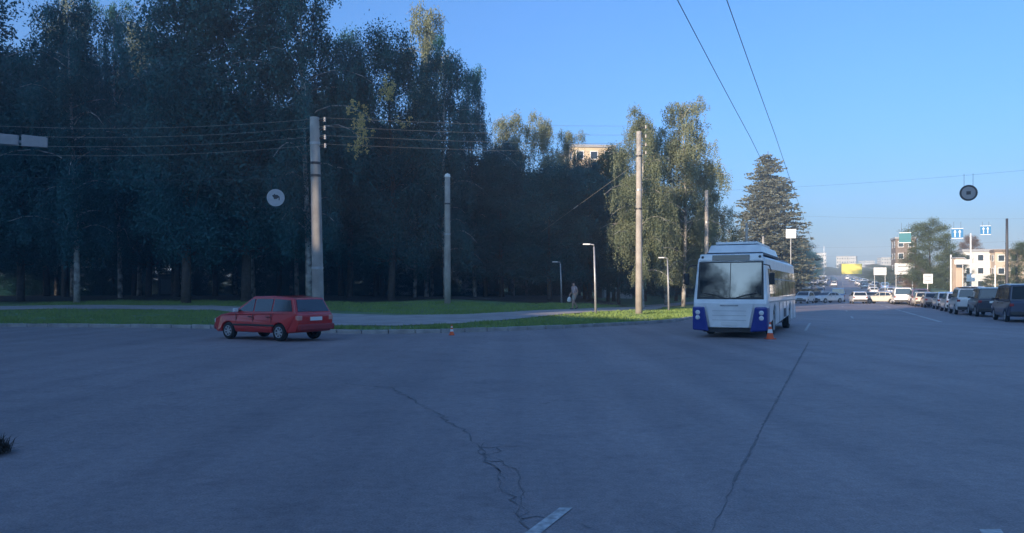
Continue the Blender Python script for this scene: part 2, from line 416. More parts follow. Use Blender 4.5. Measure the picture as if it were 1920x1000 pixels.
# cracks: ragged strips of open joint and worn tar
def crack(pts, w0, w1, seed, branches=0.0, jit=0.03):
    r = random.Random(seed); V = []; Fc = []
    P = []
    for (a, c) in zip(pts, pts[1:]):
        a, c = Vector(a), Vector(c); k = max(2, int((c - a).length / 0.12))
        for i in range(k): P.append(a + (c - a) * (i / k) + Vector((r.gauss(0, jit), r.gauss(0, jit))))
    P.append(Vector(pts[-1]))
    def strip(Q, wa, wb):
        b0 = len(V)
        for i, p in enumerate(Q):
            d = (Q[min(i + 1, len(Q) - 1)] - Q[max(i - 1, 0)]); d = d.normalized() if d.length else Vector((1, 0))
            nn = Vector((-d.y, d.x)); w = (wa + (wb - wa) * i / max(1, len(Q) - 1)) * r.choice((0.25, 0.6, 0.9, 1.2, 1.5))
            V.append((p.x + nn.x * w, p.y + nn.y * w, 0.005)); V.append((p.x - nn.x * w, p.y - nn.y * w, 0.005))
        for i in range(len(Q) - 1): Fc.append((b0 + 2 * i, b0 + 2 * i + 1, b0 + 2 * i + 3, b0 + 2 * i + 2))
    strip(P, w0, w1)
    for p in P:
        if r.random() < branches:
            a = r.uniform(0, 6.28); q = [p.copy()]
            for _ in range(r.randint(3, 8)):
                a += r.gauss(0, 0.5); q.append(q[-1] + Vector((math.cos(a), math.sin(a))) * r.uniform(0.05, 0.13))
            strip(q, 0.008, 0.003)
    return sheet('crack', V, Fc, M_TAR)
f2 = lambda px, py: tuple(at(px, py, EYE * F / (py - HY))[:2])
crack([f2(1516, 642), f2(1490, 690), f2(1440, 780), f2(1405, 850), f2(1375, 905)], 0.020, 0.010, 1, 0.0, 0.006)
crack([f2(1375, 905), f2(1352, 965), f2(1335, 1010)], 0.006, 0.003, 9, 0.0, 0.012)
crack([f2(640, 719), f2(735, 727), f2(800, 763), f2(850, 795)], 0.018, 0.014, 2, 0.0, 0.03)
crack([f2(850, 795), f2(890, 825), f2(918, 862), f2(945, 905), f2(962, 945), f2(985, 1000)], 0.009, 0.006, 3, 0.12, 0.03)
crack([f2(905, 850), f2(965, 880), f2(985, 930), f2(975, 970)], 0.005, 0.003, 4, 0.15, 0.03)
crack([f2(1010, 760), f2(1080, 742)], 0.008, 0.005, 8, 0.0, 0.03)
# ------------------------------------------------------------------ trees
def leaf_quads(V, Fc, c, size, r, droop=0.0):
    a = Vector((r.gauss(0, 1), r.gauss(0, 1), r.gauss(0, 1) - droop)); 
    if a.length < 1e-3: a = Vector((0, 0, 1))
    a.normalize(); b_ = a.cross(Vector((r.gauss(0, 1), r.gauss(0, 1), r.gauss(0, 1)))); b_.normalize()
    a = a * size; b_ = b_ * size * 0.55; k = len(V)
    V += [tuple(c - a * 0.5), tuple(c + b_ * 0.5), tuple(c + a * 0.5), tuple(c - b_ * 0.5)]; Fc.append((k, k + 1, k + 2, k + 3))
def crown_mesh(name, V, Fc, m):
    me = bpy.data.meshes.new(name); me.from_pydata(V, [], Fc); me.materials.append(m); me.update(); return me
def proto(kind, seed):
    """unit tree meshes: trunk mesh and crown mesh, 16 m high, crown radius about 3.4 m"""
    r = random.Random(seed); H = 16.0; tb = MB(); V = []; Fc = []
    lean = Vector((r.uniform(-.5, .5), r.uniform(-.5, .5), 0))
    def axis(t): return Vector((lean.x * t * t + 0.12 * math.sin(5 * t + seed), lean.y * t * t + 0.12 * math.cos(4 * t + seed), H * t))
    if kind == 'birch':
        tb.tube([axis(i / 12 * 0.94) for i in range(13)], [0.17 * (1 - 0.93 * i / 12) + 0.012 for i in range(13)], 8)
        nb = 42
        for i in range(nb):
            t = 0.17 + 0.80 * (i + r.random()) / nb
            p = axis(t); a = i * 2.4 + r.uniform(-.6, .6)
            env = math.sin(math.pi * min(1, ((t - 0.10) / 0.92)) ** 0.8) ** 0.7
            L = (0.7 + 3.2 * env) * r.choice((0.5, 0.75, 0.95, 1.05, 1.25))
            d = Vector((math.cos(a), math.sin(a), 0)); q = [p]; up = r.uniform(0.5, 1.1)
            for s_ in range(1, 6):
                f = s_ / 5; q.append(p + d * L * f + Vector((0, 0, L * (up * f - 0.75 * f * f))))
            tb.tube(q, [0.045 * (1 - t * 0.6) * (1 - f / 6) + 0.006 for f in range(6)], 4, cap=False)
            for s_ in range(50):                      # weeping strands gathered along the outer branch
                f = 0.2 + 0.85 * r.random() ** 0.7; j = min(4, int(f * 5)); base = q[j].lerp(q[j + 1], min(1, f * 5 - j))
                base = base + Vector((r.gauss(0, .30), r.gauss(0, .30), r.gauss(0, .22)))
                ln = r.uniform(0.3, 1.0) * (0.5 + env) * (2.0 if r.random() < .2 else 1.0)
                for w in range(int(ln / 0.043)):
                    c = base + Vector((r.gauss(0, .10), r.gauss(0, .10), -w * 0.047 + r.gauss(0, .05)))
                    if c.z > 1.6: leaf_quads(V, Fc, c, r.uniform(0.10, 0.19), r, 0.8)
        m = M_LB; bark = M_BARKB
    elif kind == 'broad':
        tb.tube([axis(i / 8 * 0.8) for i in range(9)], [0.24 * (1 - 0.88 * i / 8) + 0.02 for i in range(9)], 8)
        lumps = []
        for i in range(120):
            t = 0.15 + 0.83 * (i + r.random()) / 120
            a = i * 2.39996 + r.uniform(-.6, .6)
            env = max(0.0, 1 - abs((t - 0.52) / 0.5) ** 2.3) ** 0.55
            rr = (0.5 + 3.1 * env) * (r.random() ** 0.45) * r.uniform(0.8, 1.12)
            p = axis(t) + Vector((math.cos(a) * rr, math.sin(a) * rr, r.uniform(-.3, .3)))
            lumps.append((p, rr, t))
        for i, (p, rr, t) in enumerate(lumps):
            if i % 4 == 0:
                s0 = axis(max(0.15, t - 0.10 - rr * 0.03)); tb.tube([s0, s0.lerp(p, 0.55) + Vector((0, 0, -0.15)), p], [0.06 * (1.1 - t), 0.04 * (1.1 - t), 0.01], 4, cap=False)
            rad = r.uniform(0.5, 1.15)
            for _ in range(int(260 * (rad / 0.6) ** 1.6)):
                o = Vector((r.gauss(0, .55), r.gauss(0, .55), r.gauss(0, .42))) * rad
                leaf_quads(V, Fc, p + o, r.uniform(0.11, 0.21), r, 0.2)
        m = M_LD; bark = M_BARKD
    else:                                             # spruce
        tb.tube([Vector((0, 0, H * i / 8)) for i in range(9)], [0.22 * (1 - 0.95 * i / 8) + 0.01 for i in range(9)], 7)
        lev = 46
        for i in range(lev):
            t = 0.07 + 0.92 * i / lev; z = H * t; L0 = 3.5 * (1 - t) ** 0.62 + 0.10
            for k in range(9 if t < 0.8 else 6):
                a = i * 1.1 + k * 2 * math.pi / 9 + r.uniform(-.25, .25); L = L0 * r.uniform(0.65, 1.12)
                d = Vector((math.cos(a), math.sin(a), 0))
                for w in range(int(L / 0.05) + 2):
                    f = r.random() ** 0.7; c = Vector((0, 0, z)) + d * L * f + Vector((r.gauss(0, .12), r.gauss(0, .12), -0.35 * L * f + 0.2 * L * f * f + r.gauss(0, .07)))
                    for _ in range(2): leaf_quads(V, Fc, c + Vector((r.gauss(0, .08), r.gauss(0, .08), -0.08)), r.uniform(0.16, 0.3), r, 0.5)
        m = M_LS; bark = M_BARKD
    tm = tb.mesh('trunk', bark, True)
    rs = sorted(math.hypot(v[0], v[1]) for v in V); print(kind, seed, len(Fc), rs[int(len(rs) * .95)], max(v[2] for v in V))
    return tm, crown_mesh('crown', V, Fc, m), rs[int(len(rs) * .95)], max(v[2] for v in V)
PROTO = {'birch': [proto('birch', s_) for s_ in (3, 8, 21)], 'broad': [proto('broad', s_) for s_ in (4, 15, 33)], 'spruce': [proto('spruce', 2)]}
SHADEM = {}
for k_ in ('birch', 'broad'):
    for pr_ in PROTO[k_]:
        me_ = pr_[1].copy(); me_.materials.clear(); me_.materials.append(M_LSHADE); SHADEM[pr_[1].name] = me_  # crown copies with painted shade, beside the lighter sunlit ones
RED = PROTO['broad'][1][1].copy(); RED.materials.clear(); RED.materials.append(M_LR)
rt = random.Random(77)
def tree(name, kind, px, Y, top, half, label, group='trees of the dark wood', var=None, loc=None, red=False, H=None, dark=False):
    p = Vector(loc) if loc is not None else on(px, Y)
    hh = H or (EYE + (HY - top) / F * Y - p.z)
    rad = half / F * Y if H is None else half
    root = empty(name, p, rt.uniform(0, 6.28))
    tm, cm, pr, pz = PROTO[kind][(var if var is not None else rt.randrange(9)) % len(PROTO[kind])]
    sz = hh / pz; sx = rad / pr
    for nm, me in (('trunk', tm), ('crown', RED if red else (SHADEM[cm.name] if dark else cm))):
        o = bpy.data.objects.new(nm, me); COL.objects.link(o); o.parent = root
        o.scale = (sx, sx, sz) if nm == 'crown' else (max(sx, 0.85) if kind != 'birch' else max(0.8, min(sx, 1.3)),) * 2 + (sz,)
        if nm == 'trunk': o.scale = (sx * 0.5 + sz * 0.5, sx * 0.5 + sz * 0.5, sz)
    return tag(root, label, 'tree', group)
W = [  # px, Y, top row, half width px, kind, label
 (-70, 56, -60, 146, 'broad', 'dark tree cut by the left edge of the photo, overhanging the grass'),
 (35, 60, 62, 104, 'broad', 'shorter dark tree at the left edge under open sky'),
 (140, 56, -18, 116, 'birch', 'tall shaded birch at the far left of the wood, left of the sunlit top'),
 (140, 72, -30, 67, 'birch', 'birch behind with a sunlit yellow top at the upper left'),
 (222, 65, -8, 61, 'birch', 'slim shaded tree between the two sunlit tops at upper left'),
 (262, 80, 28, 73, 'birch', 'sunlit greyish treetop showing in the sky gap at upper left'),
 (345, 55, -70, 122, 'broad', 'large dark tree left of the round white sign'),
 (465, 57, -110, 150, 'broad', 'huge dark tree above the round white sign'),
 (575, 56, -90, 122, 'birch', 'huge dark birch right behind the thick concrete pole'),
 (655, 66, 40, 61, 'broad', 'narrow dark tree right of the thick concrete pole'),
 (735, 60, 22, 92, 'broad', 'tall dark tree with a notch of sky on its left'),
 (800, 70, -8, 63, 'birch', 'birch with a pointed sunlit top above the dark crowns'),
 (835, 63, 62, 85, 'birch', 'dark tree in front of the pointed sunlit birch'),
 (888, 68, 120, 56, 'birch', 'last tall dark tree before the skyline drops'),
 (960, 86, 205, 59, 'birch', 'sunlit pale treetop just right of the tall dark crowns'),
 (1018, 90, 202, 61, 'birch', 'sunlit pale treetop with a spire over the four wires'),
 (1062, 94, 240, 44, 'birch', 'sunlit pale treetop left of the ochre roof'),
 (940, 68, 285, 76, 'broad', 'dark lower tree under the right ends of the four wires'),
 (1030, 64, 300, 81, 'broad', 'dark lower tree left of the walking person'),
 (1105, 68, 300, 66, 'broad', 'dark lower tree behind the slanting stay cable'),
 (1095, 74, 284, 50, 'broad', 'dark crown just below the ochre roof'),
 (1152, 78, 262, 44, 'broad', 'half lit crown hiding the right end of the ochre roof'),
 (1160, 72, 272, 44, 'birch', 'half lit birch between the ochre roof and the slim pole'),
 (1140, 76, 278, 51, 'broad', 'half lit tree right of the ochre roof'),
 (1160, 67, 385, 54, 'broad', 'small dark tree just left of the tall slim pole'),
]
NM = {'birch': 'birch_tree', 'broad': 'broadleaf_tree', 'spruce': 'spruce_tree'}
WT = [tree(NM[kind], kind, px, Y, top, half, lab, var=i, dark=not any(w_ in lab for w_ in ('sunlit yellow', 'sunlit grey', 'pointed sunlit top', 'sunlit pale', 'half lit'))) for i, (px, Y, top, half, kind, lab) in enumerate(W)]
# sun patches painted as golden hanging leaves on the birch behind the thick pole and on its right neighbour
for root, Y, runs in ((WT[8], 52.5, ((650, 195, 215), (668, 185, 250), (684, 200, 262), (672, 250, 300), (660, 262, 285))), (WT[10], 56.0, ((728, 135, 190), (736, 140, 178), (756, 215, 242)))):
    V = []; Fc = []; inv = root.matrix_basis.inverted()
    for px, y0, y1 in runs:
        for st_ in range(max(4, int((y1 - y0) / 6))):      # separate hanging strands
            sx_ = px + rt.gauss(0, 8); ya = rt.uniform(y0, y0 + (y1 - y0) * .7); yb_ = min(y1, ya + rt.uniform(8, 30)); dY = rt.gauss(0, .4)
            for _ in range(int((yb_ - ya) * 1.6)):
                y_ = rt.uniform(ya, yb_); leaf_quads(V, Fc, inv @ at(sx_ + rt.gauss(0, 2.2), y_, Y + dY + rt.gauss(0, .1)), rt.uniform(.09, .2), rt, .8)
    o = bpy.data.objects.new('yellowed_branch', crown_mesh('yellowed_branch', V, Fc, M_LSUN)); COL.objects.link(o); o.parent = root; o['label'] = 'hanging leaves coloured golden as painted sun patches'; o['kind'] = 'stuff'  # not yellowed branches: golden leaf strands standing in for sun patches

BI = [(1206, 57, 192, 66, 'weeping birch with white trunk directly behind the tall slim pole'),
      (1283, 67, 186, 80, 'tallest weeping birch behind the trolleybus, right of the slim pole'),
      (1325, 73, 300, 62, 'shorter birch with drooping shaded right side above the trolleybus roof'),
      (1248, 69, 235, 75, 'birch filling in between the two tallest sunlit birches')]
for i, (px, Y, top, half, lab) in enumerate(BI): tree('birch_tree', 'birch', px, Y, top, half, lab, 'sunlit birches behind the trolleybus', var=i)
tree('spruce_tree', 'spruce', 1440, 138, 290, 78, 'large conical spruce rising behind the trolleybus', 'trees along the avenue')
# depth of the wood
k = 0
for row, (Y0, zt) in enumerate(((70, 14), (80, 14.5), (92, 15), (106, 16))):
    x = -62 - row * 12
    while x < (2 if row < 2 else 6):
        px_ = x + rt.uniform(-1.2, 1.2); Y = Y0 + rt.uniform(-4, 4)
        kd = rt.choice(('broad', 'broad', 'birch'))
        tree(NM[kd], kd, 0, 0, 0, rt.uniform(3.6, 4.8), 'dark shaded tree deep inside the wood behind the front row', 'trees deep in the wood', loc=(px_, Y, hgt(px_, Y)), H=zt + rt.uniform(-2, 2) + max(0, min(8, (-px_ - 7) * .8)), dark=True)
        x += rt.uniform(4.6, 6.2)
for i in range(46):                                   # undergrowth at the back
    x = -85 + (i % 23) * 4.1 + rt.uniform(-1, 1); y = (90 if i < 23 else 110) + rt.uniform(-4, 6)
    if rt.random() < (0.35 if i < 23 else 0.15): continue
    tree('shrub', 'broad', 0, 0, 0, rt.uniform(2.4, 3.4), 'dark shrub closing the view between the trunks', 'shrubs at the back of the wood', loc=(x, y, hgt(x, y) - 1.2), H=rt.uniform(4.5, 7.5), dark=True)['category'] = 'shrub'
# the wood goes on behind the birches
for i in range(16):
    u_ = 84 + (i % 8) * 10 + rt.uniform(-3, 3); v_ = (-19 if i < 8 else -30) + rt.uniform(-3, 3); x, y = uv(u_, v_)
    tree('broadleaf_tree', 'broad', 0, 0, 0, rt.uniform(3.8, 4.8), 'dark tree closing the view behind the sunlit birches', 'trees behind the birches', loc=(x, y, hgt(x, y) - .8), H=rt.uniform(9, 12), dark=True)
# avenue, left side, far
for i, (u, v, H_, lab) in enumerate(((185, -9.2, 13, 'dark tree right of the spruce, beside the pale square plate'), (240, -9.0, 13, 'dark roadside tree behind the trolleybus rear, nearer one'), (300, -8.8, 14, 'dark roadside tree on the left of the climbing road'), (380, -8.8, 14, 'far roadside tree left of the climbing road, next to last'), (500, -8.8, 15, 'farthest roadside tree left of the climbing road'))):
    x, y = uv(u, v); tree('broadleaf_tree', 'broad', 0, 0, 0, 6.0, lab, 'trees along the avenue', loc=(x, y, hgt(x, y)), H=H_, dark=True)
for px, Y, top, half, lab, red in ((1742, 120, 406, 44, 'big round dark green tree standing alone on the right', 0), (1790, 135, 470, 26, 'small tree right of the big round tree', 0),
        (1822, 190, 438, 22, 'reddish brown tree over the roof of the peach building', 1), (1922, 105, 446, 36, 'green tree cut by the right edge of the photo', 0), (1715, 160, 478, 24, 'brownish tree left under the big round tree', 1),
        (1655, 230, 500, 26, 'small far tree behind the white sign board', 0), (1690, 250, 490, 20, 'small far reddish tree behind the white billboard', 1), (1868, 120, 512, 26, 'low green tree in front of the peach building', 0), (1630, 330, 506, 20, 'far roadside tree right of the yellow board', 0)):
    x = (px - 960) / F * Y; z = 0.12 + rise(x, Y)
    hh = EYE + (HY - top) / F * Y - z
    tree('broadleaf_tree', 'broad', 0, 0, 0, half / F * Y, lab, 'trees right of the avenue', loc=(x, Y, z), H=hh, red=bool(red))

for i in range(26):
    px = 1548 + i * 8.2 + rt.uniform(-4, 4)
    if 1578 < px < 1622 and i % 2: continue
    Y = rt.uniform(330, 560); x = (px - 960) / F * Y; u_, v_ = to_uv(x, Y)
    if -9 < v_ < 16: Y = 600 + 8 * i; x = (px - 960) / F * Y
    z = rise(x, Y); tree('broadleaf_tree', 'broad', 0, 0, 0, rt.uniform(5, 8), 'small distant tree in the hazy greenery below the skyline', 'far trees below the skyline', loc=(x, Y, z), H=max(6, EYE + (HY - rt.uniform(492, 510)) / F * Y - z), red=(i % 6 == 5))
# ------------------------------------------------------------------ buildings
def block(name, loc, rz, L, Wd, H, wall, label, cat='building', roofm=None, floors=5, bays=8, wm=None, parts=True, group=None, flat=1.0):
    root = empty(name, loc, rz)
    MB().box((0, 0, H / 2 - 1), (L, Wd, H + 2)).build('wall', wall, root)
    MB().box((0, 0, H + 0.25), (L + 0.5, Wd + 0.5, 0.5)).build('roof', roofm or M_SIGNG, root)
    wmesh = None; pm = None
    fh = H / floors
    for s_, depth in (((0, -1), Wd), ((-1, 0), L)):
        nb = bays if s_[0] == 0 else max(2, int(bays * Wd / L))
        span = L if s_[0] == 0 else Wd
        for f in range(floors):
            for i in range(nb):
                c = -span / 2 + span * (i + 0.5) / nb
                if wmesh is None:
                    wmesh = MB().box((0, 0, 0), (min(span / nb * 0.55, 2.0), 0.10, fh * 0.52)).mesh('window', M_SIGNW)
                    pm = MB().box((0, -0.04, 0), (min(span / nb * 0.55, 2.0) * 0.84, 0.06, fh * 0.52 * 0.84)).mesh('pane', M_GLASS)
                o = bpy.data.objects.new('window', wmesh); COL.objects.link(o); o.parent = root
                z = fh * (f + 0.52)
                if s_[0] == 0: o.location = (c, -Wd / 2, z)
                else: o.location = (-L / 2, c, z); o.rotation_euler = (0, 0, -math.pi / 2)
                q = bpy.data.objects.new('pane', pm); COL.objects.link(q); q.parent = o
    return tag(root, label, cat, group)
M_OCHRE = mat('wall_ochre', (0.56, 0.44, 0.29), 0.9, var=0.15, scale=0.6)
M_PEACH = mat('wall_peach', (0.55, 0.42, 0.31), 0.9, var=0.15, scale=0.5)
M_PALE = mat('wall_pale', (0.58, 0.56, 0.53), 0.9, var=0.15, scale=0.4)
M_BRICK = mat('wall_brick', (0.20, 0.14, 0.10), 0.9, var=0.3, scale=0.8)
M_CITY = mat('wall_city', (0.46, 0.42, 0.36), 0.9, var=0.15, scale=0.08)
# the blocks behind the viewpoint that shade the junction (two towers of the same estate, with shade blockers added in the gap between)
def sw(s_, w): return (LX * s_ + LY * w, LY * s_ - LX * w)     # s along the light, w across it
ra = math.atan2(-LX, LY)
x, y = sw(-66, -62); block('apartment_block', (x, y, 0), ra + math.pi, 66, 14, 43, M_PALE, 'tall pale apartment block out of view behind the camera to the left', floors=14, bays=14)
x, y = sw(-52, 14); block('apartment_block', (x, y, 0), ra + math.pi, 64, 13, 24, M_PALE, 'eight storey pale apartment block out of view behind the camera', floors=8, bays=14)
x, y = sw(-38, -23.5); block('apartment_block', (x, y, 0), ra + math.pi, 13, 11, 14.0, M_PALE, 'low shade block added out of view behind the camera between two taller ones', floors=4, bays=4)  # unseen block added to shade the side street and the red car
x, y = sw(-38, -26.95); block('shade_blocker', (x, y, 0), ra + math.pi, 4.3, 11.4, 19.5, M_PALE, 'narrow shade blocker added out of view behind the camera', floors=6, bays=2)  # unseen tower added only to keep the thick pole in shade
for w_, H_, lab in ((-11.8, 27, 'dark tree out of view behind the camera on the left'), (-3.4, 26, 'dark tree out of view behind the camera in the middle')):
    tree('broadleaf_tree', 'broad', 0, 0, 0, 4.7, lab, 'trees behind the camera', loc=(*sw(-31, w_), 0), H=H_, var=0)
# in view
x, y = on(1096, 150)[:2]; block('apartment_block', (x + .6, y, 1), 0.1, 8, 12, 27.3, M_OCHRE, 'ochre apartment block whose roof shows above the wood', floors=9, bays=3)
x, y = on(1832, 172)[:2]; block('low_building', (x, y, rise(x, y)), -0.25, 9, 12, 8.4, M_PALE, 'pale grey low building left of the peach one', floors=3, bays=4)
x, y = on(1893, 168)[:2]; block('low_building', (x, y, rise(x, y)), -0.25, 9.5, 12, 8.2, M_PEACH, 'peach coloured low building with a dark flat roof', floors=3, bays=4, roofm=M_BRICK)
x, y = on(1694, 235)[:2]; bb = block('brick_building', (x, y, rise(x, y)), -0.3, 5.6, 8, 14.0, M_BRICK, 'narrow brown brick building left of the big round tree', floors=4, bays=2)
rc = random.Random(9)
CB = [(1537, 476, 22), (1580, 482, 22), (1598, 482, 18), (1625, 490, 26), (1660, 484, 24), (1725, 492, 40), (1770, 498, 40)]
for i, (px, top, w) in enumerate(CB):
    Y = 640 + (i * 53) % 170; x = (px - 960) / F * Y; z = rise(x, Y); H_ = EYE + (HY - top) / F * Y - z
    lab = 'pale hazy apartment block on the far skyline at the end of the avenue'
    block('distant_block', (x, Y, z), rc.uniform(-.5, .1), w / F * Y * rc.uniform(.7, 1), 13, max(8, H_), M_CITY if i % 3 else M_PALE, lab, floors=5, bays=5, group='apartment blocks on the skyline')
# pale garages glimpsed between the trunks
for i, (px, w, lab) in enumerate(((345, 5, 'pale low garage glimpsed between trunks left of the red car'), (470, 3, 'pale low garage glimpsed just above the red car'), (735, 5.5, 'pale low garage glimpsed between trunks left of the middle pole'), (895, 4, 'pale low garage glimpsed right of the middle pole'), (1010, 4, 'pale low garage glimpsed left of the walking person'), (1150, 4, 'pale low garage glimpsed behind the lamp post by the person'))):
    Y = 100; x = (px - 960) / F * Y; z = hgt(x, Y)
    root = empty('garage', (x, Y, z), 0.03 * i)
    MB().box((0, 0, 1.2), (w, 3.5, 2.6)).build('wall', M_PALE, root); MB().box((0, 0, 2.6), (w + .4, 3.9, 0.2)).build('roof', M_SIGNG, root)
    for s_ in range(int(w // 2.6)): MB().box((-w / 2 + 1.3 + s_ * 2.6, -1.76, 1.1), (2.0, 0.06, 1.9)).build('door', M_SIGNW, root, bevel=0.02)
    tag(root, lab, 'garage', 'garages behind the wood')
# ------------------------------------------------------------------ cars
WHEEL = {}
def wheel_meshes(r, w):
    k = (r, w)
    if k not in WHEEL:
        t = MB().lathe([(r * .62, -w / 2), (r * .9, -w / 2), (r * .98, -w * .4), (r, -w * .25), (r, w * .25), (r * .98, w * .4), (r * .9, w / 2), (r * .62, w / 2)], 20, 'Y').mesh('tyre', M_RUB, True)
        m = MB().lathe([(r * .64, w * .50), (r * .60, w * .52), (r * .55, w * .40)], 20, 'Y')
        m.lathe([(r * .18, w * .40), (r * .15, w * .47), (0.001, w * .48)], 14, 'Y')
        for j in range(7):
            a = j * math.pi * 2 / 7; m.box((math.cos(a) * r * .36, w * .40, math.sin(a) * r * .36), (r * .44, w * .14, r * .15), ry=-a)
        m.cur = 1; m.lathe([(r * .56, w * .38), (r * .3, w * .22), (0.001, w * .2)], 16, 'Y')
        WHEEL[k] = (t, m.mesh('rim', [M_RIM, M_BLACKP]))
    return WHEEL[k]
def add_wheel(root, x, y, r, w, side):
    t, m = wheel_meshes(r, w)
    o = bpy.data.objects.new('wheel', t); COL.objects.link(o); o.parent = root; o.location = (x, y, r); o.rotation_euler = (0, 0, 0 if side > 0 else math.pi); o.name = 'wheel'
    q = bpy.data.objects.new('rim', m); COL.objects.link(q); q.parent = o
    return o
def arch(cx, r, n=9):
    return [(cx + r * math.cos(math.pi * (1 - i / n)), 0.24 + 0.08 + r * math.sin(math.pi * (1 - i / n))) for i in range(n + 1)]
SPEC = {
 'estate': dict(L=4.1, W=1.68, wb=1.22, r=.285, gh=[(-1.98, .90), (-1.74, 1.40), (-.8, 1.475), (.14, 1.455), (1.02, .91)], hood=[(1.10, .92), (1.62, .83), (1.93, .70)], tail=[(-2.05, .86)],
      win=[[(-1.80, .97), (-1.64, 1.33), (-.90, 1.37), (-.90, .96)], [(-.84, .96), (-.84, 1.37), (-.04, 1.37), (-.04, .95)], [(.02, .95), (.02, 1.365), (.16, 1.35), (.78, .95)]]),
 'hatch': dict(L=4.05, W=1.72, wb=1.22, r=.30, gh=[(-1.95, .95), (-1.62, 1.44), (-.8, 1.53), (.1, 1.48), (.95, .95)], hood=[(1.05, .96), (1.7, .86), (1.96, .72)], tail=[(-2.02, .9)],
      win=[[(-1.55, 1.02), (-1.42, 1.38), (-.85, 1.42), (-.85, 1.0)], [(-.79, 1.0), (-.79, 1.42), (-.05, 1.42), (-.05, 1.0)], [(.01, 1.0), (.01, 1.41), (.12, 1.4), (.7, 1.0)]]),
 'sedan': dict(L=4.5, W=1.76, wb=1.32, r=.31, gh=[(-1.65, .96), (-1.05, 1.40), (-.5, 1.47), (.2, 1.44), (1.0, .95)], hood=[(1.1, .95), (1.9, .84), (2.18, .7)], tail=[(-2.22, .88), (-2.15, .98), (-1.7, 1.0)],
      win=[[(-1.2, 1.02), (-.98, 1.34), (-.6, 1.38), (-.6, 1.01)], [(-.54, 1.01), (-.54, 1.38), (.1, 1.38), (.1, 1.0)], [(.16, 1.0), (.16, 1.375), (.24, 1.36), (.75, 1.0)]]),
 'suv': dict(L=4.4, W=1.82, wb=1.28, r=.36, gh=[(-2.1, 1.12), (-1.98, 1.78), (-.8, 1.86), (.3, 1.80), (.78, 1.10)], hood=[(.9, 1.1), (1.85, 1.02), (2.1, .88)], tail=[(-2.16, 1.06)],
      win=[[(-1.95, 1.2), (-1.86, 1.68), (-1.02, 1.72), (-1.02, 1.18)], [(-.95, 1.18), (-.95, 1.72), (-.2, 1.72), (-.2, 1.16)], [(-.13, 1.16), (-.13, 1.71), (.25, 1.69), (.55, 1.16)]]),
 'van': dict(L=5.0, W=1.95, wb=1.5, r=.33, gh=[(-2.42, 1.1), (-2.34, 1.95), (-.8, 2.02), (.9, 1.95), (1.6, 1.1)], hood=[(1.72, 1.08), (2.2, .98), (2.4, .8)], tail=[(-2.48, 1.0)],
      win=[[(-2.2, 1.2), (-2.15, 1.8), (-.9, 1.84), (-.9, 1.2)], [(-.8, 1.2), (-.8, 1.84), (.3, 1.82), (.3, 1.18)], [(.4, 1.18), (.4, 1.81), (.82, 1.78), (1.3, 1.18)]]),
}
